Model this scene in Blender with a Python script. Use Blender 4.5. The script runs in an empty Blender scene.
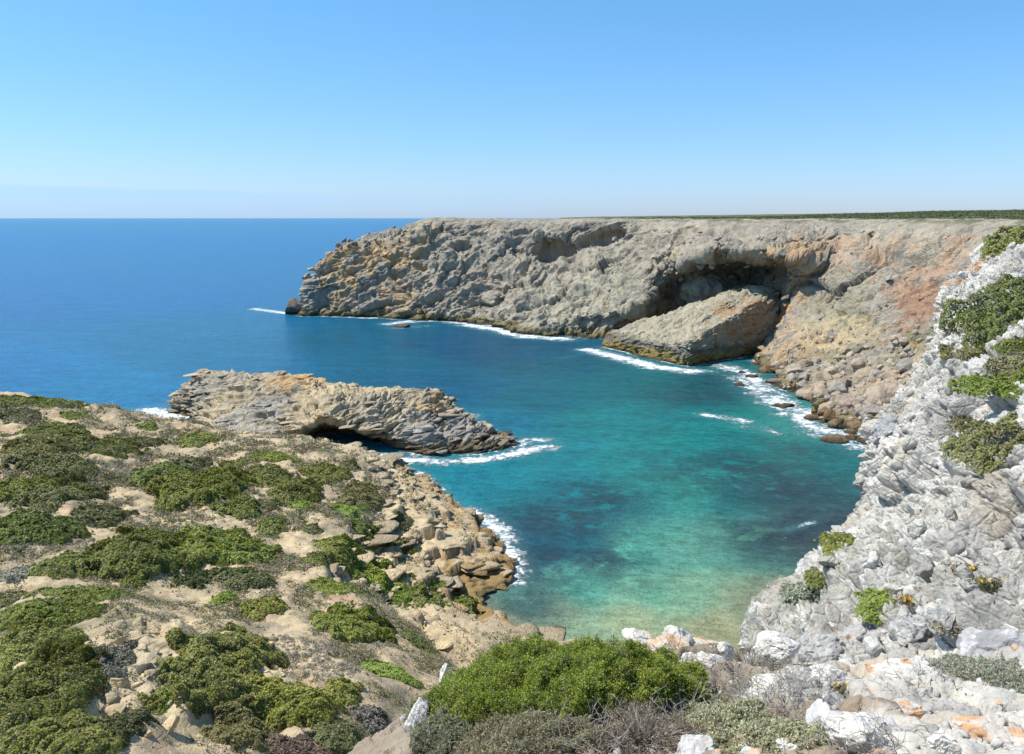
import bpy, bmesh, math, random
import numpy as np
from mathutils import Vector
from mathutils.bvhtree import BVHTree

random.seed(7)
RNG = np.random.default_rng(11)
scene = bpy.context.scene
COL = scene.collection

# ------------------------------------------------------------------ camera
F = 804.0; CX = 512.0; CY = 377.0; H = 40.0; PITCH = math.radians(11.2)
cam_data = bpy.data.cameras.new('camera')
cam = bpy.data.objects.new('camera', cam_data)
COL.objects.link(cam)
cam.location = (0, 0, H)
cam.rotation_euler = (math.radians(90) - PITCH, 0, 0)
cam_data.sensor_width = 36.0
cam_data.lens = 36.0 * F / 1024.0
cam_data.clip_start = 0.1
cam_data.clip_end = 90000
scene.camera = cam

# ------------------------------------------------------------------ sky, sun, exposure
SUN_DIR = Vector((-0.52, 0.04, 0.85)).normalized()       # from the scene towards the sun
world = bpy.data.worlds.new('World'); scene.world = world
world.use_nodes = True
wn = world.node_tree.nodes; wl = world.node_tree.links
wn.clear()
wo = wn.new('ShaderNodeOutputWorld'); wb = wn.new('ShaderNodeBackground')
sky = wn.new('ShaderNodeTexSky'); sky.sky_type = 'NISHITA'; sky.sun_disc = False
sky.sun_elevation = math.asin(SUN_DIR.z)
sky.sun_rotation = math.atan2(SUN_DIR.x, SUN_DIR.y)
sky.air_density = 1.0; sky.dust_density = 0.3; sky.ozone_density = 1.6; sky.altitude = 0
wb.inputs['Strength'].default_value = 0.097
# far bank of sea mist low over the horizon, thinning to the right
tc = wn.new('ShaderNodeTexCoord'); sep = wn.new('ShaderNodeSeparateXYZ')
wl.new(tc.outputs['Generated'], sep.inputs[0])
def wmath(op, a, b=None, c=None, clamp=False):
    n = wn.new('ShaderNodeMath'); n.operation = op; n.use_clamp = clamp
    for i, v in enumerate((a, b, c)):
        if v is None: continue
        if isinstance(v, (int, float)): n.inputs[i].default_value = v
        else: wl.new(v, n.inputs[i])
    return n.outputs[0]
nz = wn.new('ShaderNodeTexNoise'); nz.inputs['Scale'].default_value = 3.0; nz.inputs['Detail'].default_value = 3
mp = wn.new('ShaderNodeMapping'); mp.inputs['Scale'].default_value = (1.5, 1.5, 30)
wl.new(tc.outputs['Generated'], mp.inputs[0]); wl.new(mp.outputs[0], nz.inputs[0])
topz = wmath('MULTIPLY_ADD', sep.outputs[0], -0.012, 0.0235)
topz = wmath('MULTIPLY_ADD', nz.outputs[0], 0.016, topz)
topz = wmath('SUBTRACT', topz, 0.003)
dz = wmath('SUBTRACT', topz, sep.outputs[2])
msk = wmath('MULTIPLY', dz, 190.0, clamp=True)
side = wmath('MULTIPLY_ADD', sep.outputs[0], -1.4, 0.50, clamp=True)
msk = wmath('MULTIPLY', msk, side)
msk = wmath('MULTIPLY', msk, 0.42)
tint = wn.new('ShaderNodeMix'); tint.data_type = 'RGBA'; tint.blend_type = 'MULTIPLY'; tint.inputs[0].default_value = 1.0
wl.new(sky.outputs[0], tint.inputs[6])
tg = wn.new('ShaderNodeMix'); tg.data_type = 'RGBA'; wl.new(wmath('MULTIPLY', sep.outputs[2], 3.2, clamp=True), tg.inputs[0])
tg.inputs[6].default_value = (0.72, 0.91, 1.46, 1); tg.inputs[7].default_value = (0.66, 1.24, 1.42, 1); wl.new(tg.outputs[2], tint.inputs[7])
mx = wn.new('ShaderNodeMix'); mx.data_type = 'RGBA'
wl.new(msk, mx.inputs[0]); wl.new(tint.outputs[2], mx.inputs[6])
mx.inputs[7].default_value = (3.2, 6.0, 9.6, 1)
wl.new(mx.outputs[2], wb.inputs['Color']); wl.new(wb.outputs[0], wo.inputs[0])

sun_data = bpy.data.lights.new('sun', 'SUN'); sun = bpy.data.objects.new('sun', sun_data)
COL.objects.link(sun)
sun_data.energy = 5.0; sun_data.angle = math.radians(0.5); sun_data.color = (1.0, 0.94, 0.84)
sun.rotation_euler = SUN_DIR.to_track_quat('Z', 'Y').to_euler()
scene.view_settings.view_transform = 'Standard'
scene.view_settings.look = 'None'
scene.view_settings.exposure = 0.34
scene.view_settings.gamma = 1
scene.view_settings.use_curve_mapping = False
scene.cycles.max_bounces = 5
scene.cycles.diffuse_bounces = 3
scene.cycles.transparent_max_bounces = 4

# ------------------------------------------------------------------ pixel <-> place
SP, CP = math.sin(PITCH), math.cos(PITCH)
def W(px, py, Y):
    """the point seen at a pixel of the photograph at ground distance Y"""
    u = (px - CX) / F; v = (CY - py) / F
    dy = CP + v * SP; dzz = -SP + v * CP
    s = Y / dy
    return np.array((u * s, Y, H + dzz * s))
def WZ(px, py, z=0.0):
    u = (px - CX) / F; v = (CY - py) / F
    dy = CP + v * SP; dzz = -SP + v * CP
    s = (z - H) / dzz
    return np.array((u * s, dy * s, z))
def ray(px, py):
    u = (px - CX) / F; v = (CY - py) / F
    return Vector((u, CP + v * SP, -SP + v * CP)).normalized()

# ------------------------------------------------------------------ noise in numpy
def _h(ix, iy, iz, seed):
    h = (ix.astype(np.int64) * 374761393 + iy.astype(np.int64) * 668265263 + iz.astype(np.int64) * 2147483647 + seed * 974634777) & 0xffffffff
    h = ((h ^ (h >> 13)) * 1274126177) & 0xffffffff
    h = ((h ^ (h >> 16)) * 2246822519) & 0xffffffff
    return h ^ (h >> 15)
def _r(h, k):
    h = ((h + k * 2654435761) & 0xffffffff)
    h = ((h ^ (h >> 15)) * 2246822519) & 0xffffffff
    h = h ^ (h >> 13)
    return (h & 0xffffff).astype(np.float32) / 16777216.0
GR = np.array([(1,1,0),(-1,1,0),(1,-1,0),(-1,-1,0),(1,0,1),(-1,0,1),(1,0,-1),(-1,0,-1),(0,1,1),(0,-1,1),(0,1,-1),(0,-1,-1)], np.float32)
def perlin(p, seed=0):
    f0 = np.floor(p); t = (p - f0).astype(np.float32); i = f0.astype(np.int64)
    w = t * t * t * (t * (t * 6 - 15) + 10)
    out = np.zeros(len(p), np.float32)
    for dx in (0, 1):
        wx = w[:, 0] if dx else 1 - w[:, 0]
        for dy in (0, 1):
            wy = w[:, 1] if dy else 1 - w[:, 1]
            for dz_ in (0, 1):
                wz = w[:, 2] if dz_ else 1 - w[:, 2]
                g = GR[_h(i[:, 0] + dx, i[:, 1] + dy, i[:, 2] + dz_, seed) % 12]
                out += wx * wy * wz * (g[:, 0] * (t[:, 0] - dx) + g[:, 1] * (t[:, 1] - dy) + g[:, 2] * (t[:, 2] - dz_))
    return out
def fbm(p, scale, oct=4, seed=0, gain=0.5, ridge=False):
    p = np.asarray(p, np.float64) / scale; a = 1.0; s = 0; out = np.zeros(len(p), np.float32)
    for k in range(oct):
        n = perlin(p, seed + k * 17)
        if ridge: n = 0.6 - np.abs(n) * 2
        out += a * n; s += a; a *= gain; p = p * 2.03 + 7.7
    return out / s
def facet(p, scale, seed=0, tilt=1.0):
    """broken-rock relief: every cell is a plane of its own height and tilt; returns relief and crack distance"""
    q = np.asarray(p, np.float64) / scale
    b = np.floor(q - 0.5).astype(np.int64)
    n = len(q); F1 = np.full(n, 9e9, np.float32); F2 = F1.copy(); val = np.zeros(n, np.float32); idr = np.zeros(n, np.float32)
    for dx in (0, 1):
        for dy in (0, 1):
            for dz_ in (0, 1):
                ix, iy, iz = b[:, 0] + dx, b[:, 1] + dy, b[:, 2] + dz_
                h = _h(ix, iy, iz, seed)
                ex = (q[:, 0] - ix - 0.5 - (_r(h, 1) - .5) * .8); ey = (q[:, 1] - iy - 0.5 - (_r(h, 2) - .5) * .8); ez = (q[:, 2] - iz - 0.5 - (_r(h, 3) - .5) * .8)
                d = (ex * ex + ey * ey + ez * ez).astype(np.float32)
                v = (_r(h, 4) - .5) + tilt * ((_r(h, 5) - .5) * ex + (_r(h, 6) - .5) * ey + (_r(h, 7) - .5) * ez)
                m = d < F1
                F2 = np.where(m, F1, np.minimum(F2, d))
                val = np.where(m, v, val).astype(np.float32); idr = np.where(m, _r(h, 8), idr); F1 = np.where(m, d, F1)
    return val, np.sqrt(F2) - np.sqrt(F1), idr
def warp(p, scale, amp, seed):
    return p + amp * np.stack([fbm(p, scale, 3, seed + 1), fbm(p, scale, 3, seed + 31), fbm(p, scale, 3, seed + 61)], 1)
def sstep(a, b, x):
    t = np.clip((x - a) / (b - a), 0, 1); return t * t * (3 - 2 * t)
def mixc(a, b, t):
    return a * (1 - t[:, None]) + np.asarray(b, np.float32)[None, :] * t[:, None]

# ------------------------------------------------------------------ mesh helpers
def mesh_np(name, verts, faces, mat, col=None, smooth=False, attrs=None, parent=None):
    """faces: int array (n,3) or (n,4)"""
    me = bpy.data.meshes.new(name)
    verts = np.asarray(verts, np.float32); faces = np.asarray(faces, np.int32)
    k = faces.shape[1]
    me.vertices.add(len(verts)); me.vertices.foreach_set('co', verts.ravel())
    me.loops.add(faces.size); me.loops.foreach_set('vertex_index', faces.ravel())
    me.polygons.add(len(faces)); me.polygons.foreach_set('loop_start', np.arange(0, faces.size, k, dtype=np.int32))
    me.update(calc_edges=True)
    if smooth: me.polygons.foreach_set('use_smooth', np.ones(len(faces), bool))
    if col is not None:
        a = me.color_attributes.new('Col', 'FLOAT_COLOR', 'POINT')
        a.data.foreach_set('color', np.concatenate([np.clip(col, 0, 1), np.ones((len(verts), 1))], 1).astype(np.float32).ravel())
    for kk, vv in (attrs or {}).items():
        a = me.attributes.new(kk, 'FLOAT', 'POINT'); a.data.foreach_set('value', np.asarray(vv, np.float32))
    me.materials.append(mat)
    me.validate()
    o = bpy.data.objects.new(name, me); COL.objects.link(o)
    if parent: o.parent = parent
    return o
def tag(o, label=None, cat=None, group=None, kind=None):
    if label: o['label'] = label
    if cat: o['category'] = cat
    if group: o['group'] = group
    if kind: o['kind'] = kind
    return o
def empty(name, loc):
    o = bpy.data.objects.new(name, None); o.location = loc; o.empty_display_size = 0.1; COL.objects.link(o); return o

CAT = 0.38
def catmull(P, t):
    n = len(P); i = np.clip(np.floor(t).astype(int), 0, n - 2); f = (t - i)
    p0 = P[np.maximum(i - 1, 0)]; p1 = P[i]; p2 = P[i + 1]; p3 = P[np.minimum(i + 2, n - 1)]
    sh = (len(t),) + (1,) * (P.ndim - 1); f = f.reshape(sh)
    k = CAT
    m1 = (p2 - p0) * k; m2 = (p3 - p1) * k
    return (2*f**3 - 3*f**2 + 1) * p1 + (f**3 - 2*f**2 + f) * m1 + (-2*f**3 + 3*f**2) * p2 + (f**3 - f**2) * m2
def loft(G, nu, nv, wmin=0.25, tail=0):
    """G: control points (cols, rows, 3) -> grid (nu, nv, 3); more samples where it looks larger from the viewpoint"""
    G = np.asarray(G, np.float64)
    def par(A, n, tl=0):
        d = np.linalg.norm(np.diff(A, axis=0), axis=-1)
        dist = np.linalg.norm(0.5 * (A[1:] + A[:-1]) - np.array((0, 0, H)), axis=-1)
        L = (d / dist).mean(axis=1); L = np.maximum(L, L.mean() * wmin)
        if tl: L[-tl:] = L[:-tl].sum() * .02
        c = np.concatenate([[0], np.cumsum(L)])
        return np.interp(np.linspace(0, c[-1], n), c, np.arange(len(c)))
    A = catmull(G, par(G, nu))
    B = catmull(np.swapaxes(A, 0, 1), par(np.swapaxes(G, 0, 1), nv, tail))
    return np.swapaxes(B, 0, 1)
def grid_faces(nu, nv, flip=False):
    i = np.arange(nu * nv).reshape(nu, nv)
    a, b, c, d = i[:-1, :-1].ravel(), i[1:, :-1].ravel(), i[1:, 1:].ravel(), i[:-1, 1:].ravel()
    return np.stack([a, d, c, b] if flip else [a, b, c, d], 1)
def grid_normals(P, flip=False):
    du = np.gradient(P, axis=0); dv = np.gradient(P, axis=1)
    n = np.cross(du, dv); n /= np.maximum(np.linalg.norm(n, axis=-1, keepdims=True), 1e-9)
    return -n if flip else n
def blur_n(N, k):
    for _ in range(k):
        for ax in (0, 1):
            N = N + np.roll(N, 1, ax) + np.roll(N, -1, ax)
        N = N / np.maximum(np.linalg.norm(N, axis=-1, keepdims=True), 1e-9)
    return N
def near_pt(Parr, px, py):
    """the place on a rock sheet that shows at that spot of the photograph"""
    q = Parr - np.array((0, 0, H)); f = np.array((0, CP, -SP)); up = np.array((0, SP, CP))
    dep = q @ f; u = CX + F * q[:, 0] / dep; v = CY - F * (q @ up) / dep
    return Parr[np.argmin((u - px) ** 2 + (v - py) ** 2 + dep * .01)]
def bvh_of(V, Fc):
    return BVHTree.FromPolygons(V.tolist(), Fc.tolist())

# ------------------------------------------------------------------ materials
def new_mat(name):
    m = bpy.data.materials.new(name); m.use_nodes = True
    nt = m.node_tree; nt.nodes.clear()
    out = nt.nodes.new('ShaderNodeOutputMaterial'); b = nt.nodes.new('ShaderNodeBsdfPrincipled')
    nt.links.new(b.outputs[0], out.inputs[0])
    return m, nt, b, out
def nd(nt, t, **kw):
    n = nt.nodes.new(t)
    for k, v in kw.items():
        if k.startswith('i_'): 
            kk = k[2:]; n.inputs[int(kk) if kk.isdigit() else kk].default_value = v
        else: setattr(n, k, v)
    return n
def mth(nt, op, a, b=None, c=None, clamp=False):
    n = nt.nodes.new('ShaderNodeMath'); n.operation = op; n.use_clamp = clamp
    for i, v in enumerate((a, b, c)):
        if v is None: continue
        if isinstance(v, (int, float)): n.inputs[i].default_value = v
        else: nt.links.new(v, n.inputs[i])
    return n.outputs[0]
def mixrgb(nt, fac, a, b, mode='MIX'):
    n = nt.nodes.new('ShaderNodeMix'); n.data_type = 'RGBA'; n.blend_type = mode
    for idx, v in ((0, fac), (6, a), (7, b)):
        if isinstance(v, (int, float)): n.inputs[idx].default_value = v
        elif isinstance(v, tuple): n.inputs[idx].default_value = v + (1,) if len(v) == 3 else v
        else: nt.links.new(v, n.inputs[idx])
    return n.outputs[2]
def rock_mat(name, s1, s2, bump, dist, var=0.35, rough=0.92, spots=None):
    """rock or soil: vertex colour broken up by two scales of mottling, pits and cracks as bump"""
    m, nt, b, out = new_mat(name)
    vc = nd(nt, 'ShaderNodeVertexColor', layer_name='Col')
    geo = nd(nt, 'ShaderNodeNewGeometry')
    n1 = nd(nt, 'ShaderNodeTexNoise', i_Scale=s1, i_Detail=6, i_Roughness=0.65); nt.links.new(geo.outputs['Position'], n1.inputs[0])
    n2 = nd(nt, 'ShaderNodeTexNoise', i_Scale=s2, i_Detail=6, i_Roughness=0.7); nt.links.new(geo.outputs['Position'], n2.inputs[0])
    vo = nd(nt, 'ShaderNodeTexVoronoi', i_Scale=s1 * 1.7); vo.feature = 'DISTANCE_TO_EDGE'; nt.links.new(geo.outputs['Position'], vo.inputs[0])
    f = mth(nt, 'MULTIPLY_ADD', n1.outputs[0], 2 * var, 1 - var)
    g = mth(nt, 'MULTIPLY_ADD', n2.outputs[0], 2 * var, 1 - var)
    f = mth(nt, 'MULTIPLY', f, g)
    cmb = nd(nt, 'ShaderNodeCombineColor'); 
    for i in range(3): nt.links.new(f, cmb.inputs[i])
    c = mixrgb(nt, 1.0, vc.outputs[0], cmb.outputs[0], 'MULTIPLY')
    if spots:
        for (col, sc, lo, hi, mxv) in spots:
            ns = nd(nt, 'ShaderNodeTexNoise', i_Scale=sc, i_Detail=5, i_Roughness=0.6); nt.links.new(geo.outputs['Position'], ns.inputs[0])
            mr = nd(nt, 'ShaderNodeMapRange', i_1=lo, i_2=hi, i_3=0.0, i_4=mxv); nt.links.new(ns.outputs[0], mr.inputs[0])
            c = mixrgb(nt, mr.outputs[0], c, col)
    nt.links.new(c, b.inputs['Base Color'])
    b.inputs['Roughness'].default_value = rough
    b.inputs['Specular IOR Level'].default_value = 0.15
    ed = mth(nt, 'MINIMUM', vo.outputs[0], 0.12)
    hgt = mth(nt, 'MULTIPLY_ADD', n2.outputs[0], 0.6, n1.outputs[0])
    hgt = mth(nt, 'MULTIPLY_ADD', ed, 1.5, hgt)
    bp = nd(nt, 'ShaderNodeBump', i_Strength=bump, i_Distance=dist); nt.links.new(hgt, bp.inputs['Height'])
    nt.links.new(bp.outputs[0], b.inputs['Normal'])
    return m
def leaf_mat(name, trans=0.25, rough=0.6):
    m, nt, b, out = new_mat(name)
    vc = nd(nt, 'ShaderNodeVertexColor', layer_name='Col')
    nt.links.new(vc.outputs[0], b.inputs['Base Color']); b.inputs['Roughness'].default_value = rough
    b.inputs['Specular IOR Level'].default_value = 0.25
    tr = nd(nt, 'ShaderNodeBsdfTranslucent'); nt.links.new(vc.outputs[0], tr.inputs[0])
    ms = nd(nt, 'ShaderNodeMixShader', i_0=trans); nt.links.new(b.outputs[0], ms.inputs[1]); nt.links.new(tr.outputs[0], ms.inputs[2])
    nt.links.new(ms.outputs[0], out.inputs[0])
    return m
M_far = rock_mat('far_cliff_rock', 0.45, 1.6, 0.9, 0.9, 0.30)
M_mid = rock_mat('promontory_rock', 0.8, 2.6, 0.9, 0.45, 0.30)
M_hill = rock_mat('sandy_hillside_soil', 1.1, 5.0, 0.8, 0.14, 0.30)
M_lime = rock_mat('pale_limestone', 1.6, 9.0, 1.0, 0.17, 0.30, spots=[((0.50, 0.30, 0.14), 1.9, 0.68, 0.78, 0.45), ((0.13, 0.13, 0.14), 5.0, 0.60, 0.72, 0.45)])
M_fore = rock_mat('near_limestone', 7.0, 34.0, 0.8, 0.02, 0.30, spots=[((0.50, 0.28, 0.13), 3.2, 0.63, 0.73, 0.5), ((0.12, 0.12, 0.12), 18.0, 0.60, 0.72, 0.5)])
M_wet = rock_mat('shore_boulder_rock', 0.9, 3.6, 0.9, 0.3, 0.30)
M_leaf = leaf_mat('shrub_leaves')
M_dryleaf = leaf_mat('dry_twig_bark', 0.05, 0.8)

# ================================================================== THE SEA
def srgb(r, g, b):
    c = np.array((r, g, b), float) / 255
    return np.where(c <= 0.04045, c / 12.92, ((c + 0.055) / 1.055) ** 2.4)
def graded(lo, hi, step, far_lo, far_hi, g=1.22):
    c = list(np.arange(lo, hi + 1e-6, step)); s = step; x = lo; L = []
    while x > far_lo: s *= g; x -= s; L.append(x)
    s = step; x = hi; R = []
    while x < far_hi: s *= g; x += s; R.append(x)
    return np.array(L[::-1] + c + R)
sx = graded(-110, 130, 0.6, -60000, 60000); sy = graded(58, 350, 0.6, -400, 70000, 1.12)
SXg, SYg = np.meshgrid(sx, sy, indexing='ij')
SV = np.stack([SXg.ravel(), SYg.ravel(), np.zeros(SXg.size)], 1)
# colour of the water over its bed, named at places in the bay
SEA = [ # px, py, sRGB, spread
 (0,222,(22,92,150)), (250,222,(22,92,150)), (600,222,(22,92,150)),
 (0,250,(16,92,158)), (200,250,(16,92,158)), (0,300,(12,90,160)), (150,300,(10,92,160)), (250,330,(8,94,150)),
 (0,370,(14,100,168)), (120,390,(18,104,165)), (250,360,(6,94,148)), (330,340,(6,86,128)), (400,360,(4,88,128)), (460,350,(4,84,118)),
 (520,350,(2,84,112)), (450,390,(4,94,126)), (560,365,(2,92,112)), (500,420,(6,104,128)), (540,400,(2,100,118)), (600,385,(2,104,116)),
 (650,385,(0,104,112)), (700,390,(20,96,100)), (600,420,(10,114,120)), (650,420,(10,112,116)), (560,450,(14,116,126)), (620,455,(22,122,124)),
 (690,440,(8,120,118)), (730,445,(14,112,112)), (780,420,(16,118,112)), (520,480,(18,118,130)), (470,480,(20,120,136)), (560,490,(12,112,124)), (600,500,(14,116,122)),
 (640,490,(32,124,122)), (690,500,(42,126,118)), (740,500,(28,108,108)), (800,490,(26,96,100)), (840,470,(20,104,106)), (840,520,(48,80,86)),
 (530,550,(16,82,104)), (580,540,(16,96,110)), (640,550,(72,146,132)), (700,550,(84,146,130)), (760,550,(62,110,100)), (810,545,(60,84,82)),
 (520,590,(70,116,108)), (590,585,(76,150,134)), (650,590,(100,160,136)), (710,590,(108,154,128)), (500,615,(136,142,116)), (570,615,(128,156,128)),
 (640,620,(136,156,124)), (720,625,(140,148,116)), (760,600,(120,136,112)), (700,660,(150,146,112)), (500,660,(150,146,112)),
]
SC = np.array([np.append(WZ(a, b), 0)[:2] for a, b, c in SEA]); Scol = np.array([srgb(*c) for a, b, c in SEA])
def uv_of(xy):
    Y = np.maximum(xy[:, 1], 20); return np.stack([xy[:, 0] / Y * 1.1, np.log(Y) * 0.8], 1)
Spar = uv_of(SC); Vp = uv_of(SV)
Scol = Scol * np.where((np.array([p_[1] for p_ in SEA]) < 395) & (np.array([p_[0] for p_ in SEA]) < 420) & (np.array([p_[1] for p_ in SEA]) > 200), 1.0, 0.0)[:, None] * (np.array((.15, 1.25, .93)) - 1) + Scol
Scol = Scol * np.where(np.array([p_[1] for p_ in SEA]) > 410, 1.14, 1.0)[:, None]
num = np.zeros((len(SV), 3)); den = np.zeros(len(SV))
wv = warp(np.c_[SV[:, :2], np.zeros(len(SV))], 14, 5.0, 5)[:, :2]; Vp2 = uv_of(np.where((SV[:, 1:2] < 500), wv, SV[:, :2]))
for k in range(len(Spar)):
    d2 = ((Vp2 - Spar[k]) ** 2).sum(1); w = 1 / (d2 + 0.0008) ** 2.2
    num += w[:, None] * Scol[k]; den += w
sea_col = num / den[:, None]
# foam lines: (pixels along the surf, half-width in metres, strength)
FOAM = [
 ([(256,309),(270,311),(300,314.5),(345,317),(375,318)], 2.2, .8), ([(256,309),(285,313)], 3.0, .9),
 ([(390,324),(412,321),(440,320)], 3.5, .9), ([(440,320),(470,325)], 3.5, .8), ([(470,325),(500,330),(522,336),(562,339)], 4.0, .95), ([(395,328),(425,326)], 3, .5),
 ([(590,350),(606,354),(630,360),(655,367),(690,371)], 3.2, 1.0), ([(655,367),(710,372),(740,371)], 3.0, .6),
 ([(722,366),(742,372),(760,384),(778,397),(800,412),(822,428),(868,438)], 3.6, .85), ([(740,376),(765,395),(790,412),(830,436),(868,448)], 3.6, .8),
 ([(705,415),(725,418),(748,422)], 1.6, .9), ([(735,420),(775,432)], 2.6, .6), ([(780,425),(850,446)], 3.0, .5),
 ([(150,410),(175,415),(208,418)], 2.8, 1.0), ([(160,414),(190,420)], 2.6, .8), ([(150,412),(172,404)], 1.4, .7),
 ([(350,455),(395,457),(430,462),(470,461),(505,456),(535,450)], 1.7, .95), ([(510,446),(530,440),(546,440)], 1.7, .9), ([(515,452),(548,447)], 1.8, .95), ([(400,462),(430,480)], 1.0, .8),
 ([(450,414),(472,415)], 1.4, .8), ([(462,420),(474,418)], 1.0, .8),
 ([(470,512),(492,522),(505,540),(513,562),(514,580)], 1.5, .9), ([(480,516),(500,530),(510,556)], 1.3, .95), ([(430,482),(455,503),(475,515)], 1.0, .7),
 ([(785,530),(800,526),(814,522)], .5, .7), ([(560,358),(600,352)], 1.2, .3), ([(505,583),(490,592)], .6, .4),
]
foam = np.zeros(len(SV), np.float32)
near = (SV[:, 1] < 380) & (np.abs(SV[:, 0]) < 160)
Q = SV[near, :2]
ff = np.zeros(len(Q), np.float32)
for pts, hw, st in FOAM:
    P2 = [WZ(*p)[:2] for p in pts]
    for a, b in zip(P2[:-1], P2[1:]):
        ab = b - a; t = np.clip(((Q - a) @ ab) / (ab @ ab), 0, 1); d = np.linalg.norm(Q - a - t[:, None] * ab, axis=1)
        ff = np.maximum(ff, st * np.clip(1.2 - d / (hw * 2.0), 0, 1))
foam[near] = ff
weed = np.zeros(len(SV), np.float32)
for (px, py, r, s) in [(560,520,9,.9),(600,500,8,.9),(530,560,8,1),(600,560,6,.9),(545,585,5,.6),(740,470,12,.8),(790,490,12,.9),(820,530,8,1),(770,540,7,.9),(700,395,12,.6),(720,380,10,.8),(630,580,4,.4),(690,470,10,.5),(800,450,8,.5),(540,610,5,.5)]:
    c = WZ(px, py)[:2]; d = np.linalg.norm(SV[:, :2] - c, axis=1); weed = np.maximum(weed, s * np.exp(-(d / r) ** 2))
m, nt, b, out = new_mat('sea_water')
vc = nd(nt, 'ShaderNodeVertexColor', layer_name='Col')
geo = nd(nt, 'ShaderNodeNewGeometry')
at = nd(nt, 'ShaderNodeAttribute', attribute_name='foam'); aw = nd(nt, 'ShaderNodeAttribute', attribute_name='weed')
def nz_(sc, det=4, rough=.6, stretch=None, rot=0, dis=0):
    mpn = nd(nt, 'ShaderNodeMapping'); nt.links.new(geo.outputs['Position'], mpn.inputs[0])
    if stretch: mpn.inputs['Scale'].default_value = stretch
    mpn.inputs['Rotation'].default_value = (0, 0, rot)
    n = nd(nt, 'ShaderNodeTexNoise', i_Scale=sc, i_Detail=det, i_Roughness=rough, i_Distortion=dis); nt.links.new(mpn.outputs[0], n.inputs[0]); return n.outputs[0]
wn1 = nz_(0.20, 6, .68, dis=.4)
wmask = nd(nt, 'ShaderNodeMapRange', i_1=.385, i_2=.485, i_3=0.0, i_4=1.0); nt.links.new(wn1, wmask.inputs[0])
wfac = mth(nt, 'MULTIPLY', wmask.outputs[0], aw.outputs['Fac']); wfac = mth(nt, 'MULTIPLY', wfac, .92)
c = mixrgb(nt, wfac, vc.outputs[0], (0.022, 0.050, 0.072))
# streaks of wind and current
st = nz_(0.05, 5, .6, (1.0, 2.6, 1), .35)
sv = mth(nt, 'MULTIPLY_ADD', st, .6, .7)
rip = nz_(0.45, 6, .8, (1, 1.9, 1), .3)
rip2 = nz_(0.11, 6, .8, (1, 2.4, 1), .25)
sv2 = mth(nt, 'MULTIPLY_ADD', rip, 1.7, mth(nt, 'MULTIPLY_ADD', rip2, 1.2, -.45)); sv = mth(nt, 'MULTIPLY', sv, sv2)
cc = nd(nt, 'ShaderNodeCombineColor')
for i in range(3): nt.links.new(sv, cc.inputs[i])
c = mixrgb(nt, 1.0, c, cc.outputs[0], 'MULTIPLY')
fn = nz_(1.1, 8, .72, dis=1.0); fn2 = nz_(0.25, 4, .6, dis=.6)
fs = mth(nt, 'MULTIPLY_ADD', fn, .9, mth(nt, 'MULTIPLY', fn2, .6))
th = mth(nt, 'MULTIPLY_ADD', at.outputs['Fac'], -.45, 1.02)
fm = mth(nt, 'SUBTRACT', fs, th); fm = mth(nt, 'MULTIPLY', fm, 7.0, clamp=True)
# scattered small whitecaps out at sea
wc = nz_(0.16, 6, .7, (1, 2.0, 1), .2); wc = mth(nt, 'MULTIPLY', mth(nt, 'SUBTRACT', wc, .705), 30, clamp=True); wc = mth(nt, 'MULTIPLY', wc, .7)
fm = mth(nt, 'MAXIMUM', fm, wc)
c = mixrgb(nt, mth(nt, 'MULTIPLY', at.outputs['Fac'], .35), c, (0.10, .34, .36))
c = mixrgb(nt, fm, c, (0.80, 0.84, 0.86))
nt.links.new(c, b.inputs['Base Color'])
rg = mth(nt, 'MULTIPLY_ADD', fm, .6, .22); nt.links.new(rg, b.inputs['Roughness'])
b.inputs['IOR'].default_value = 1.33; b.inputs['Specular IOR Level'].default_value = 0.13
h1 = nz_(0.35, 6, .62, (1, 1.8, 1), .3); h2 = nz_(2.2, 5, .65, (1, 1.5, 1), .1)
hh = mth(nt, 'MULTIPLY_ADD', h2, .22, h1); hh = mth(nt, 'MULTIPLY_ADD', fm, .25, hh)
bp = nd(nt, 'ShaderNodeBump', i_Strength=1.0, i_Distance=1.3); nt.links.new(hh, bp.inputs['Height']); nt.links.new(bp.outputs[0], b.inputs['Normal'])
M_sea = m
SEA_GAIN = 0.78
sea_col = sea_col * SEA_GAIN * np.array((1.2, 1.14, 1.10)) + np.array((.006, 0, .006))
sea = mesh_np('sea', SV, grid_faces(len(sx), len(sy)), M_sea, col=sea_col, attrs={'foam': foam, 'weed': weed}, smooth=True)
tag(sea, 'turquoise and deep blue sea filling the cove to the horizon', 'sea', kind='structure')

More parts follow.
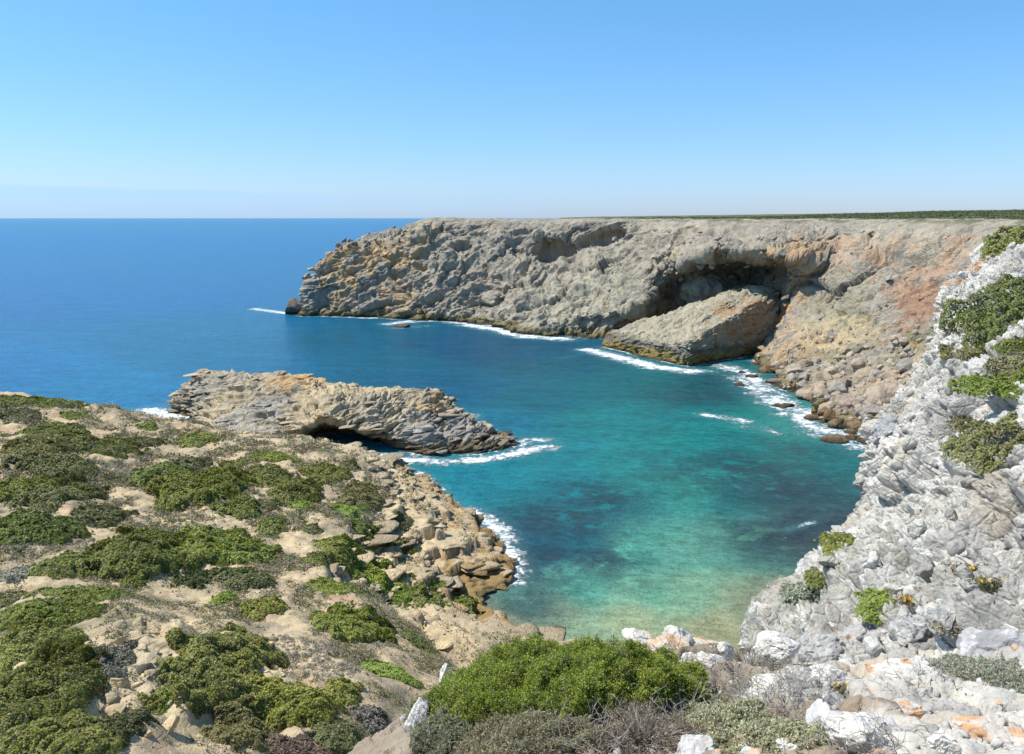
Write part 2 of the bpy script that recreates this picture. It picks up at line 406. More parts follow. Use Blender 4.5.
# ================================================================== FAR HEADLAND
def cols_to_grid(cols, hidden_front=True):
    return [[W(*p) for p in c] for c in cols]
HC = [
 [(345,325,400),(345,315,400),(345,305,400),(345,295,400),(345,285,400),(345,278,400),(345,270,400),(352,262,400)],
 [(312,318,350),(312,306,350),(313,296,352),(316,285,352),(320,276,353),(325,266,354),(333,258,356),(345,252,362)],
 [(306,316,334),(306,305,336),(309,291,338),(313,277,340),(317,266,342),(323,258,344),(331,252,346),(341,247.5,350)],
 [(330,317,331),(330,306,334),(331,292,337),(333,278,339),(337,265,341),(342,254,344),(349,248,347),(358,243.5,352)],
 [(365,318,328),(365,306,331),(366,292,334),(368,278,337),(371,264,340),(376,251,344),(381,244,347),(384,240,352)],
 [(395,319,325),(395,306,328),(396,292,332),(397,278,335),(398,262,338),(399,250,342),(400,243,346),(402,237.5,352)],
 [(420,322,316),(419,310,320),(418,295,324),(416,280,328),(413,263,333),(409,247,338),(407,236,344),(407,227,352)],
 [(445,322.5,315),(444,310,318),(442,295,322),(440,278,327),(436,260,333),(432,243,339),(430,230,345),(430,219.5,352)],
 [(480,325,308),(480,312,311),(480,296,315),(480,278,321),(480,260,328),(480,243,335),(480,230,341),(480,220.5,348)],
 [(510,332,287),(511,319,292),(512,302,299),(512,283,308),(512,263,317),(512,246,326),(512,232,334),(512,220.5,343)],
 [(540,336,275),(541,324,280),(545,308,288),(548,290,299),(550,268,312),(553,250,330),(553,238,327),(552,221,338)],
 [(590,339,268),(590,329,274),(592,313,274),(600,295,283),(607,275,293),(610,256,306),(612,243,322),(612,221,324)],
 [(632,341,268),(634,327,276),(640,311,268),(648,292,272),(655,274,281),(658,256,291),(658,238,302),(658,221,317)],
 [(668,345,262),(668,330,280),(668,310,288),(670,295,290),(673,276,284),(677,265,270),(680,240,284),(682,221,303)],
 [(705,348,252),(705,330,268),(706,312,277),(708,288,266),(710,266,277),(712,251,250),(712,236,264),(712,221,288)],
 [(750,350,236),(752,335,250),(754,315,262),(757,292,270),(758,272,276),(758,254,240),(758,238,252),(758,221,275)],
 [(772,378,203),(780,350,216),(784,322,228),(788,297,236),(796,276,240),(800,258,231),(800,240,243),(800,221,264)],
 [(800,408,171),(808,374,188),(816,342,206),(822,312,219),(830,287,226),(836,264,230),(840,243,240),(840,221,257)],
 [(838,434,150),(846,397,164),(856,364,181),(866,332,198),(876,302,204),(881,272,212),(882,246,224),(882,221.3,243)],
 [(872,450,138),(886,412,149),(900,377,161),(910,347,177),(914,312,190),(922,276,200),(926,246,210),(926,221.5,230)],
 [(922,464,130),(932,422,139),(942,382,149),(950,352,161),(957,312,176),(962,276,186),(966,248,196),(966,221.8,214)],
 [(1000,480,120),(1004,432,128),(1006,390,138),(1008,354,148),(1010,315,158),(1012,278,168),(1014,250,178),(1016,222.5,196)],
 [(1100,500,108),(1100,440,114),(1100,396,122),(1100,358,130),(1100,318,138),(1100,282,146),(1100,252,156),(1100,224,172)],
]
G = cols_to_grid(HC)
for c in G:
    c[0][2] = -1.0
    top = c[-1].copy(); base = c[0].copy()
    c.insert(0, base + np.array((0, 1.5, -5.0)))
    # the plateau runs on behind the rim
    c.append(top + np.array((top[0] * .03 + 2, 12.0, 0.5)))
    c.append(top + np.array((top[0] * .12 + 8, 55.0, .3)))
nu, nv = 1800, 400
P = loft(G, nu, nv, .30)
N = blur_n(grid_normals(P, True), 6)
N *= np.sign((N * (np.array((0, 0, 80)) - P)).sum(-1, keepdims=True).mean())
Pf = P.reshape(-1, 3); Nf = N.reshape(-1, 3)
def bedded(p, dip, strike=0.0, k=3.0):
    """coordinates squeezed across tilted beds"""
    a = math.radians(dip); s = math.radians(strike)
    x = p[:, 0] * math.cos(s) + p[:, 1] * math.sin(s); y = -p[:, 0] * math.sin(s) + p[:, 1] * math.cos(s); z = p[:, 2]
    u = x * math.cos(a) + z * math.sin(a); w = -x * math.sin(a) + z * math.cos(a)
    return np.stack([u, y, w * k], 1)
def rock_relief(p, sc, seed, dip=20, strike=0, k=2.2):
    q = warp(p, sc * 1.5, sc * .6, seed)
    qb = bedded(q, dip, strike, k)
    a, ca, ia = facet(qb, sc, seed); b_, cb, ib = facet(qb, sc * .38, seed + 3); c_, cc_, ic = facet(bedded(q, dip, strike, 1.3), sc * .15, seed + 5)
    r = fbm(q, sc * 2.2, 4, seed + 9, ridge=True)
    lay = np.tanh(fbm(bedded(p + (q - p) * .35, dip, strike, k * 4.5), sc * 1.1, 4, seed + 11) * 5)
    r = r + lay * .42
    bl = np.minimum(ca, .3) / .3; bl2 = np.minimum(cb, .3) / .3
    a = a * .95 + (bl - .7) * .32; b_ = b_ * .95 + (bl2 - .7) * .34
    return a, b_, c_, r, ia, ib, ic, ca, cb
a, b_, c_, r, ia, ib, ic, ca, cb = rock_relief(Pf, 18.0, 21, 24, 0, 1.8)
gul = fbm(warp(Pf, 12, 5, 25) * np.array((1, 1, .38)), 8.5, 5, 27, ridge=True)
t_row = np.repeat(np.linspace(0, 1, nv)[None], nu, 0).ravel()
plate = sstep(0, 6, Pf[:, 1] - np.repeat(P[:, int(nv * .80), 1], nv))
rim = np.clip((39.5 - Pf[:, 2]) / 5, 0.15, 1)
right = sstep(35, 75, Pf[:, 0])
disp = rim * (a * 3.6 + b_ * 1.15 + r * 1.7 + (gul - .15) * 2.6) + c_ * (0.25 + .6 * rim) * .45 + fbm(Pf, 3.0, 4, 77) * .9 * (.3 + .7 * rim)
disp *= (1 - .25 * right)
def hollow(px, py, rx_, rz_, dep_):
    c = near_pt(Pf, px, py); d = Pf - c; return dep_ * np.exp(-((d[:, 0] / rx_) ** 2 + (d[:, 1] / rx_) ** 2 * .4 + ((d[:, 2] - d[:, 0] * .25) / rz_) ** 2) ** 2)
for hh_ in [(556,252,7,3.2,5.0), (600,240,10,2.6,4.5), (575,262,4,2.5,2.5), (730,236,9,2.2,3.0), (885,258,3.0,5,3), (905,262,2.6,5,3), (925,255,3,5,2.5), (520,240,5,2,2), (470,300,4,3,2.0), (860,225,6,2,2)]:
    disp = disp - hollow(*hh_)
Pd = Pf + Nf * disp[:, None]
# gentle swells on the plateau; the scrubby ground rises inland on the right
inl = sstep(15, 60, Pf[:, 1] - np.repeat(P[:, -60, 1], nv)) 
hx = Pf[:, 0]
# colours
base = np.array((0.345, 0.305, 0.245), np.float32)
colr = np.tile(base, (len(Pf), 1))
n1 = fbm(Pf, 16, 4, 301); n2 = fbm(Pf, 5, 4, 305); n3 = fbm(bedded(Pf, 24, 0, 4), 6, 4, 309)
colr = mixc(colr, (0.43, 0.375, 0.29), sstep(-.05, .35, n1 + .4 * n3))
colr = mixc(colr, (0.235, 0.21, 0.175), sstep(.02, .3, n2) * .8)
n4 = fbm(Pf * np.array((1, 1, .5)), 2.6, 4, 311); colr = mixc(colr, (0.15, 0.14, 0.12), sstep(.1, .3, n4) * .7)
colr = mixc(colr, (0.42, 0.37, 0.29), sstep(.55, 1, ib) * .5)
colr = mixc(colr, (0.27, 0.25, 0.21), sstep(.6, 1, ic) * .5)
Hb = bvh_of(P.reshape(-1, 3)[:, :], grid_faces(nu, nv)) if False else None
def blotch(colr, Parr, px, py, r, c, s, nzz, squash=1.0):
    ctr = near_pt(Parr, px, py); d = Parr - ctr; d[:, 2] *= squash
    dd = np.sqrt((d ** 2).sum(1)) / r
    return mixc(colr, c, s * sstep(1.15, .55, dd + nzz * 2.6))
OCH = (0.46, 0.31, 0.16); ORG = (0.44, 0.29, 0.165); SAND = (0.50, 0.40, 0.25); GRN = (0.15, 0.16, 0.075); RED = (0.31, 0.19, 0.125); DK = (0.10, 0.09, 0.075)
sub = Pf
for (px, py, r_, c, s, q) in [
  (335,258,9,OCH,.8,1),(350,285,9,OCH,.6,1),(375,250,10,OCH,.75,1),(405,255,9,OCH,.7,1),(395,290,8,OCH,.45,1),(425,235,7,SAND,.6,1),(405,310,8,OCH,.35,1),
  (600,300,22,(0.40,0.37,0.28),.6,1),(560,318,16,(0.42,0.39,0.29),.5,1),(690,270,8,SAND,.7,1),(720,268,10,SAND,.6,1),(668,300,8,OCH,.7,1),(660,320,8,OCH,.6,1),(640,328,9,OCH,.6,1),
  (790,285,11,ORG,.95,1),(770,298,9,ORG,.9,1),(808,262,9,ORG,.7,1),(830,250,8,(.45,.31,.2),.6,1),(850,262,9,(.44,.33,.24),.6,1),(860,285,10,(.36,.31,.24),.6,1),
  (845,320,9,GRN,.55,1),(830,345,8,GRN,.5,1),(860,345,7,(.22,.22,.13),.6,1),(815,330,10,SAND,.8,1),(800,350,10,ORG,.55,1),(845,335,8,SAND,.7,1),(775,345,9,ORG,.45,1),(835,300,9,(.30,.28,.2),.7,1),
  (900,290,7,RED,.6,1),(925,305,8,RED,.85,1),(935,290,7,RED,.6,1),(915,325,7,RED,.6,1),(890,250,7,(.45,.32,.22),.6,1),(945,260,8,(.45,.30,.2),.6,1),(880,262,5,RED,.5,1),
  (900,365,9,GRN,.5,1),(925,340,8,GRN,.55,1),(925,372,9,(.30,.25,.15),.6,1),(880,380,9,(.42,.36,.28),.5,1),(860,395,10,(.42,.34,.25),.6,1),(910,360,7,OCH,.5,1)]:
    colr = blotch(colr, sub, px, py, r_, c, s, n2)
# scrub ground colour on the plateau
isl = (t_row > .9)
colr = mixc(colr, (0.115, 0.125, 0.06), sstep(.0, 1., np.clip((Pd[:, 2] - 38.0) / 1.2, 0, 1)) * sstep(20, 90, Pf[:, 0]) * sstep(-.1, .15, n2 + .05) * .8)
# dark tide band and ochre algae just above it
colr = mixc(colr, (0.20, 0.16, 0.07), sstep(3.4, 1.8, Pd[:, 2] + n2 * 2) * .85)
colr = mixc(colr, (0.045, 0.04, 0.035), sstep(1.4, .5, Pd[:, 2] + n2 * 1.2) * .85)
Fh = grid_faces(nu, nv, True)
head = mesh_np('headland_cliff', Pd, Fh, M_far, col=colr)
tag(head, 'long grey and ochre sea cliff with a flat top closing the far side of the cove', 'cliff', kind='structure')
BV_head = bvh_of(Pd[:, :], Fh)

# the plateau beyond the rim, out to the skyline
px_ = graded(-70, 260, 2.5, -75, 2600, 1.15); py_ = graded(210, 460, 2.5, 120, 3500, 1.1)
PX, PY = np.meshgrid(px_, py_, indexing='ij'); pv = np.stack([PX.ravel(), PY.ravel(), np.zeros(PX.size)], 1)
rimx = np.array([g[-2][0] for g in G]); rimy = np.array([g[-2][1] for g in G])
o_ = np.argsort(rimx); ry = np.interp(pv[:, 0], rimx[o_], rimy[o_])
leftlim = -62 + 0 * pv[:, 0]
infr = sstep(1, 9, pv[:, 1] - ry) * sstep(-66, -40, pv[:, 0])
islandback = 1 - sstep(430, 450, pv[:, 1]) * sstep(60, 20, pv[:, 0] + (430 - pv[:, 1]) * .05)
rise = sstep(60, 330, pv[:, 0] + .25 * (pv[:, 1] - 300)) * 2.0 + sstep(180, 420, pv[:, 0]) * 5.0
wz = 38.3 + fbm(pv, 60, 4, 41) * 1.0 + fbm(pv, 9, 3, 45) * .7 + rise
pv[:, 2] = np.where(infr * islandback > .02, -4 + (wz + 4) * (infr * islandback) ** .35, -6)
pc = np.tile(np.array((.30, .27, .22), np.float32), (len(pv), 1)); g1 = fbm(pv, 14, 4, 51)
pc = mixc(pc, (.10, .115, .055), sstep(-.15, .1, g1 + .35 * sstep(0, 120, pv[:, 0]) - .1))
pl = mesh_np('plateau', pv, grid_faces(len(px_), len(py_)), M_far, col=pc)
tag(pl, 'flat scrub-covered plateau on top of the far cliff', 'plateau', kind='structure')

# ================================================================== TILTED SLAB in the cove
def sheet(name, cols, nu, nv, mat, relief, back=(6, -6), rows_behind=True, flip=True, colfn=None, label=None, cat=None, kind='structure', wmin=.2, base_drop=True):
    G = [[W(*p) for p in c] for c in cols]
    for c in G:
        if base_drop: c.insert(0, c[0] + np.array((0, .6, -4.0)))
        if rows_behind:
            t = c[-1].copy(); c.append(t + np.array((t[0] / t[1] * back[0], back[0], back[1]))); 
            c.append(np.array((t[0] + t[0] / t[1] * back[0] * 1.5, t[1] + back[0] * 1.5, -4)))
    P = loft(G, nu, nv, wmin); N = grid_normals(P, flip)
    s = np.sign((N * (np.array((0, 0, 80)) - P)).sum(-1).mean()); N = blur_n(N * s, 5)
    Pf = P.reshape(-1, 3); Nf = N.reshape(-1, 3)
    d, ids = relief(Pf)
    Pd = Pf + Nf * d[:, None]
    col = colfn(Pf, Pd, ids)
    Fc = grid_faces(nu, nv, flip if s > 0 else not flip)
    o = mesh_np(name, Pd, Fc, mat, col=col)
    tag(o, label, cat, kind=kind)
    return o, Pd, Fc
SLAB = [
 [(604,345,252),(605,342,253),(606,338,254),(608,335,256),(611,332,258),(616,331,262)],
 [(622,351,243),(622,346,244),(623,339,245),(625,333,249),(630,328,254),(636,324,258)],
 [(648,358.5,230),(648,351,232),(648,342,234),(650,333,240),(658,322,247),(664,315,252)],
 [(690,366,217),(691,356,217.5),(689,343,218.5),(690,328,231),(698,312,241),(704,300,250)],
 [(712,362,225),(712,348,224.5),(705,332,224.5),(712,316,236),(722,303,242),(728,292,250)],
 [(738,357,231),(738,340,231),(730,317,230),(736,305,239),(744,294,244),(750,286,250)],
 [(764,352,237),(768,330,237),(758,302,235),(761,296,241),(765,289,245),(768,285,250)],
 [(778,350,240),(781,328,242),(776,302,243),(776,297,245),(776,292,247),(776,289,252)],
 [(784,350,252),(786,328,252),(784,308,252),(783,303,252),(782,298,253),(780,295,256)]]
CAT = 0.12
def rel_slab(p):
    a, b, c, r, ia, ib, ic, ca, cb = rock_relief(p, 8.0, 61, 24, 0, 3.0)
    return a * .75 + b * .6 + c * .3 + r * .6, (ia, ib, ic)
def col_slab(p, pd, ids):
    n2 = fbm(p, 4, 4, 71); n1 = fbm(bedded(p, 24, 0, 4), 5, 4, 73)
    c = np.tile(np.array((.37, .335, .25), np.float32), (len(p), 1))
    c = mixc(c, (.44, .39, .29), sstep(0, .3, n1)); c = mixc(c, (.25, .235, .19), sstep(.05, .3, n2) * .7)
    c = blotch(c, p, 750, 325, 9, (.36, .22, .12), .7, n2); c = blotch(c, p, 735, 340, 6, (.36, .22, .12), .6, n2)
    c = mixc(c, (.11, .10, .09), sstep(5.0, 3.6, pd[:, 2] + n2 * 2) * .7)
    c = mixc(c, (.26, .20, .07), sstep(3.0, 2.2, pd[:, 2] + n2 * 2) * .9)
    c = mixc(c, (.05, .045, .03), sstep(.9, .4, pd[:, 2] + n2) * .8)
    return c
slab, SPd, SF = sheet('tilted_rock_slab', SLAB, 520, 300, M_far, rel_slab, label='huge tilted rock slab sloping into the water below the dark cave', cat='rock slab', colfn=col_slab)

CAT = 0.30
# ================================================================== MIDDLE PROMONTORY
PROM = [
 [(176,412,176),(178,409,178),(180,405,179),(182,400,180),(185,395,182),(190,392,184)],
 [(171,413,164),(172,410,164.4),(173,406,165),(174,401,165.6),(177,396,166.5),(181,391,170)],
 [(190,417,160),(190,411,160.5),(190,404,161),(191,396,162),(193,386,164),(196,377,168)],
 [(215,440,138),(214,428,142),(213,416,146),(212,400,153),(211,386,159),(213,371.5,167)],
 [(250,446,135),(249,434,138),(248,422,142),(247,405,148),(248,389,155),(250,374,165)],
 [(282,446,136),(283,436,138),(284,424,141),(285,409,146),(284,392,153),(284,373.5,164)],
 [(300,443,140),(300,438,140.5),(300,430,140.5),(301,425,139.5),(304,394,151),(306,376,162)],
 [(322,444,146),(322,436,148),(322,424,147),(323,417,136.5),(326,399,144),(330,383,159)],
 [(350,444,146),(350,439,148),(350,429,147.5),(350,422,136),(351,401,144),(352,385.5,158)],
 [(375,446,144),(375,441,145),(375,436,144.5),(376,430,136),(377,403,144),(378,387,157)],
 [(398,453,136.5),(398,448,137),(399,441,136),(400,433,137),(402,408,146),(404,387.5,156)],
 [(425,457,133.5),(425,450,134),(425,442,135),(425,431,138),(425,412,145),(424,389,155)],
 [(452,457.5,133.2),(452,451,134),(451,445,135.5),(451,437,138.5),(447,422,144),(443,396,153)],
 [(478,456.5,134),(478,451,134.6),(477,446,136),(474,440,138),(468,431,141),(456,408,150)],
 [(497,453,136),(497,449,136.5),(496,446,137.4),(493,442,138.6),(488,436,141),(478,423,146)],
 [(509,449,138.5),(509,447,138.7),(508,445,139),(507,443,139.7),(505,440,141),(499,434,144)],
 [(511,447.5,141),(511,446,142),(510,444.5,143),(508,442.5,144),(505,440,146),(500,436,150)]]
def rel_prom(p):
    a, b, c, r, ia, ib, ic, ca, cb = rock_relief(p, 5.5, 91, 7, 0, 3.2)
    lay = fbm(bedded(p, 5, 0, 13), 9, 3, 95)
    lay2 = fbm(bedded(p, 8, 20, 16), 3.2, 3, 97)
    return a * .65 + b * .22 + c * .10 + (r - .1) * .35 + np.tanh(lay * 6) * .55 + np.tanh(lay2 * 5) * .26, (ia, ib, ic)
def col_prom(p, pd, ids):
    n2 = fbm(p, 3, 4, 101); n1 = fbm(bedded(p, 6, 0, 5), 6, 4, 103)
    c = np.tile(np.array((.46, .385, .265), np.float32), (len(p), 1))
    c = mixc(c, (.53, .42, .26), sstep(-.05, .18, n1)); c = mixc(c, (.26, .225, .175), sstep(.03, .25, n2) * .7)
    c = mixc(c, (.20, .165, .12), sstep(.12, .28, fbm(bedded(p, 6, 0, 10), 3, 4, 107)) * .7)
    for (x, y, r, cc, s) in [(195,395,8,(.32,.295,.255),.8),(215,385,6,(.34,.31,.26),.6),(260,395,5,(.34,.30,.25),.5),(275,405,5,(.27,.25,.22),.7),(300,378,6,OCH,.9),(290,384,4,OCH,.8),(270,410,5,(.36,.34,.30),.8),(240,425,7,(.38,.36,.31),.8),(435,410,5,OCH,.6),(330,395,7,SAND,.7),
                            (360,392,8,SAND,.6),(430,440,8,(.36,.34,.30),.8),(470,443,8,(.33,.30,.27),.8),(410,435,5,(.35,.33,.29),.7),(380,405,7,(.44,.38,.28),.6),(460,430,6,(.30,.27,.24),.7)]:
        c = blotch(c, p, x, y, r, cc, s, n2)
    c = mixc(c, (.16, .115, .06), sstep(1.7, 1.0, pd[:, 2] + n2) * .85)
    c = mixc(c, (.05, .045, .035), sstep(.7, .3, pd[:, 2] + n2 * .6) * .85)
    return c
prom, PPd, PF = sheet('rock_promontory', PROM, 950, 300, M_mid, rel_prom, back=(6, -4), label='low layered rock promontory with a dark sea cave jutting into the bay', cat='promontory', colfn=col_prom)

# ================================================================== LEFT HILLSIDE (height field)
HP = [(0,393,130),(-120,385,135),(60,403,128),(120,412,127),(200,426,124),(260,437,118),(310,446,113),(350,454,109),(385,462,107),
 (0,420,110),(0,450,94),(0,485,80),(0,520,68),(0,560,58),(0,600,49),(0,640,42),(0,680,37),(0,720,33),(0,760,29),(0,820,25),
 (-120,450,98),(-120,520,72),(-120,600,50),(-120,700,36),(-120,800,27),(-300,450,105),(-300,600,55),(-300,760,32),
 (100,450,100),(100,500,80),(100,550,64),(100,590,52),(100,605,46),(110,640,41),(120,680,37),(130,720,34),(140,760,30),(150,820,26),
 (200,450,108),(200,480,92),(200,520,77),(200,560,65),(200,600,55),(200,640,46),(200,680,40),(200,720,36),(200,770,32),
 (300,470,100),(300,500,88),(300,540,75),(300,580,64),(300,620,54),(300,660,46),(300,700,40),(300,754,35),(300,820,30),
 (370,480,100),(370,520,86),(370,560,74),(370,600,64),(370,640,54),(370,700,43),(370,760,37),(350,500,92),
 (410,475,101),(420,500,96),(420,540,86),(420,580,76),(420,620,66),(420,660,56),(420,720,44),(420,800,36),
 (445,490,98.5),(450,520,93),(455,550,87.5),(455,580,81),(455,610,74),(455,640,66),(455,690,52),(455,760,42),
 (490,640,70),(500,660,64),(520,700,52),(560,760,42),(620,760,42),(560,680,56),(600,700,50),(480,616,75),
 (700,760,40),(800,760,36),(760,700,46)]
WL = [(400,461),(432,483),(458,506),(478,520),(493,540),(509,560),(512,577),(492,582),(476,588),(472,600),(490,618),(510,640),(560,655),(620,665),(700,670),(757,670)]
SEABED = [(560,640),(640,650),(720,650),(440,470),(470,500),(500,520),(520,550),(530,580),(520,600),(560,615),(640,620),(720,622),(350,450,),(300,440),(460,480),(560,590),(640,590)]
pts = [W(*p) for p in HP] + [WZ(a, b, 0.35) for a, b in WL] + [WZ(a, b, 0) + np.array((0, 0, -4)) for a, b in SEABED]
pts += [np.array((x, y, z)) for x, y, z in [(-40,150,-5),(-70,160,-3),(-110,165,0),(-30,135,-1.0),(-60,142,0),(-100,150,4),(-10,130,-3),(-24,124,2),(-48,132,2.6),(-90,140,7),(0,124,-3)]]
pts = np.array(pts)
def tps_fit(xy, z, reg=1.0):
    n = len(xy); d2 = ((xy[:, None] - xy[None]) ** 2).sum(-1); K = 0.5 * d2 * np.log(d2 + 1e-9) + reg * np.eye(n)
    A = np.zeros((n + 3, n + 3)); A[:n, :n] = K; A[:n, n] = 1; A[:n, n + 1:] = xy; A[n, :n] = 1; A[n + 1:, :n] = xy.T
    s = np.linalg.solve(A, np.concatenate([z, [0, 0, 0]])); return s
def tps_eval(xy0, s, xy):
    n = len(xy0); out = s[n] + xy @ s[n + 1:]
    for k in range(n):
        d2 = ((xy - xy0[k]) ** 2).sum(1); out += s[k] * .5 * d2 * np.log(d2 + 1e-9)
    return out
hs = tps_fit(pts[:, :2], pts[:, 2], 3.0)
gx = graded(-75, 12, .22, -160, 40, 1.15); gy = graded(26, 138, .22, 14, 175, 1.15)
GX, GY = np.meshgrid(gx, gy, indexing='ij')
# coarse fit then bilinear to the fine grid
cx_ = np.arange(-162, 44, 1.0); cy_ = np.arange(10, 180, 1.0); CXg, CYg = np.meshgrid(cx_, cy_, indexing='ij')
Z0 = tps_eval(pts[:, :2], hs, np.stack([CXg.ravel(), CYg.ravel()], 1)).reshape(CXg.shape)
def bil(x, y):
    fx = np.clip((x - cx_[0]), 0, len(cx_) - 1.001); fy = np.clip((y - cy_[0]), 0, len(cy_) - 1.001)
    i = fx.astype(int); j = fy.astype(int); u = fx - i; v = fy - j
    return (Z0[i, j] * (1 - u) * (1 - v) + Z0[i + 1, j] * u * (1 - v) + Z0[i, j + 1] * (1 - u) * v + Z0[i + 1, j + 1] * u * v)
hx_, hy_ = GX.ravel(), GY.ravel()
p2 = np.stack([hx_, hy_, np.zeros(len(hx_))], 1)
z = bil(hx_, hy_)
hv = np.stack([hx_, hy_, z], 1)
gull = fbm(np.stack([hx_ + .55 * hy_, hy_ * .35, 0 * hx_], 1), 11, 4, 201, ridge=True)
z = z + gull * 1.0 + fbm(p2, 7, 5, 205) * 1.4 + fbm(p2, 1.6, 4, 207) * .32
a1, c1, i1 = facet(p2 * np.array((1, 1, 1)), 1.3, 211)
cliffy = sstep(6.0, 3.0, z) * sstep(-30, -14, hx_) 
# eroded sandy bank in the near left
bank = np.exp(-(((hx_ + 17.5) / 5.5) ** 2 + ((hy_ - 38) / 8.5) ** 2))
z = z + bank * (1.6 * fbm(p2, 3.2, 4, 221, ridge=True) + .9 + a1 * .35) + a1 * .10
# bedding steps on the seaward rocks: flat beds stepping back from the water
wlp = np.array([WZ(a, b)[:2] for a, b in [(385,456),(400,461),(432,483),(458,506),(478,520),(493,540),(509,560),(512,577),(492,582),(476,588),(472,602),(482,625)]])
nearm = (hx_ > -34) & (hx_ < 8) & (hy_ > 55) & (hy_ < 125)
dsh = np.full(len(hx_), 99.0); Q = p2[nearm, :2]; dd_ = np.full(len(Q), 99.0)
for a, b in zip(wlp[:-1], wlp[1:]):
    ab = b - a; t = np.clip(((Q - a) @ ab) / (ab @ ab), 0, 1); dd_ = np.minimum(dd_, np.linalg.norm(Q - a - t[:, None] * ab, axis=1))
dsh[nearm] = dd_
a4, c4, i4 = facet(warp(p2, 5, 2.0, 235) * np.array((1, .7, 1)), 3.4, 237); a5, c5, i5 = facet(warp(p2, 2, .8, 245), 1.3, 247)
dw = dsh + (i4 - .5) * 2.6 + (i5 - .5) * .7 + fbm(p2, 6, 4, 231) * 2.5
ks = np.maximum(dw, 0) / 2.7; fr = ks - np.floor(ks); zs = (np.floor(ks) + sstep(.0, .10, fr)) * 1.28 - .55 + fr * .12 + fbm(p2, 1.2, 4, 239) * .22 - .30 * sstep(.06, 0, c4) - .12 * sstep(.08, 0, c5)
land = sstep(-.6, .2, z)
rockm = sstep(14.5, 11.5, dsh + fbm(p2, 6, 3, 233) * 5) * land * (hx_ < 6)
zs = np.minimum(zs, np.maximum(z, .4) + 1.4 + a4 * .5)
z = z * (1 - rockm) + zs * rockm
hv[:, 2] = z
n_s = fbm(p2, 5, 5, 241); n_f = fbm(p2, 1.3, 4, 243); n_l = fbm(p2, 16, 3, 247)
hc = np.tile(np.array((.53, .415, .255), np.float32), (len(hv), 1))
hc = mixc(hc, (.38, .30, .19), sstep(-.1, .2, n_f) * .8)
hc = mixc(hc, (.24, .21, .16), sstep(.05, .25, fbm(p2, .5, 3, 249)) * .6)
hc = mixc(hc, (.29, .24, .175), sstep(-.05, .2, n_s) * .8)                # grey gravelly scrub litter
hc = mixc(hc, (.13, .13, .07), sstep(.05, .28, n_s + .5 * n_f - .08 + .25 * n_l) * .7 * (1 - rockm) * (1 - bank))
hc = mixc(hc, (.40, .25, .16), sstep(.18, .35, fbm(p2, 4, 3, 251)) * .6)
hc = mixc(hc, (.52, .41, .25), rockm * .85); hc = mixc(hc, (.30, .24, .17), rockm * sstep(0, .25, n_f) * .7)
hc = mixc(hc, (.33, .27, .19), rockm * sstep(.5, 1, i4) * .8); hc = mixc(hc, (.36, .23, .11), rockm * sstep(2.6, 1.2, z + n_f * 3) * .8)
hc = mixc(hc, (.52, .43, .28), bank * .7)
hc = mixc(hc, (.25, .17, .07), rockm * sstep(2.2, 1.4, z + n_f * 2) * .9); hc = mixc(hc, (.045, .04, .03), sstep(.7, .25, z + n_f) * .9)
hc = mixc(hc, (.40, .35, .24), sstep(.6, .2, z) * sstep(6, 10, hx_) * .0)
FHl = grid_faces(len(gx), len(gy))
hill = mesh_np('hillside', hv, FHl, M_hill, col=hc)
tag(hill, 'sandy hillside with patchy scrub sloping down to stepped sandstone ledges at the cove', 'hillside', kind='structure')
BV_hill = bvh_of(hv, FHl)

CAT = 0.38
# ================================================================== RIGHT LIMESTONE CLIFF
RC = [
 [(748,700,15.5),(800,700,13),(870,700,11.3),(950,700,9.8),(1080,700,8.2)],
 [(757,637,19.5),(806,640,16.5),(875,645,13.5),(950,650,11.4),(1080,645,9.2)],
 [(765,593,23),(816,600,19.5),(880,602,16),(955,602,13.4),(1080,590,10.6)],
 [(800,568,25),(838,562,21.8),(890,560,18.3),(960,555,15.2),(1080,540,12)],
 [(851,522,28),(869,520,25.2),(905,515,21.3),(965,505,17.8),(1080,490,14)],
 [(863,478,30),(882,475,27.2),(918,470,23.5),(970,460,19.8),(1080,440,16)],
 [(870,442,31.5),(893,436,29),(925,430,25.8),(975,420,22),(1080,400,18)],
 [(886,405,33),(908,400,30.8),(938,392,27.8),(982,380,24),(1080,355,20)],
 [(920,350,36),(938,346,33.5),(960,340,30.5),(1000,330,27),(1080,310,23)],
 [(938,305,38),(952,302,36),(972,298,33.5),(1005,290,30),(1080,275,26)],
 [(952,274,39.5),(965,268,38),(985,263,36),(1015,258,33),(1080,250,29)],
 [(974,257,42),(986,251,41),(1002,247,40),(1028,243,37),(1080,239,33)],
 [(986,250,50),(1000,244,50),(1015,240,48),(1040,236,45),(1090,232,42)],
 [(1000,300,62),(1015,300,62),(1030,300,62),(1060,300,60),(1100,300,58)]]
G = []
for ri, r_ in enumerate(RC):
    sh = 6.0 if ri >= 8 else 0.0
    row = [W(p[0] + sh * .5, p[1] + sh, p[2]) for p in r_]; o = row[0]; k = o[0] / o[1]
    h1 = o + np.array((k * 1.6 + .25, 1.6, -1.3)); h2 = o + np.array((k * 3.2 + .9, 3.2, -7)); h3 = np.array((o[0] + k * 6 + 2, o[1] + 6, 2.0)); 
    e = row[-1]; G.append([h3, h2, h1] + row + [e + np.array((5, 1, 1.0)), e + np.array((16, 3, 1.6)), e + np.array((45, 8, 1.8))])
nu, nv = 1150, 800
P = loft(G, nu, nv, .3, 3); N = grid_normals(P); s = np.sign((N * (np.array((0, 0, 60)) - P)).sum(-1).mean()); N = blur_n(N * s, 6)
Pf = P.reshape(-1, 3); Nf = N.reshape(-1, 3)
dist = np.linalg.norm(Pf - np.array((0, 0, H)), axis=1)
q = warp(Pf, 2.4, 1.2, 401)
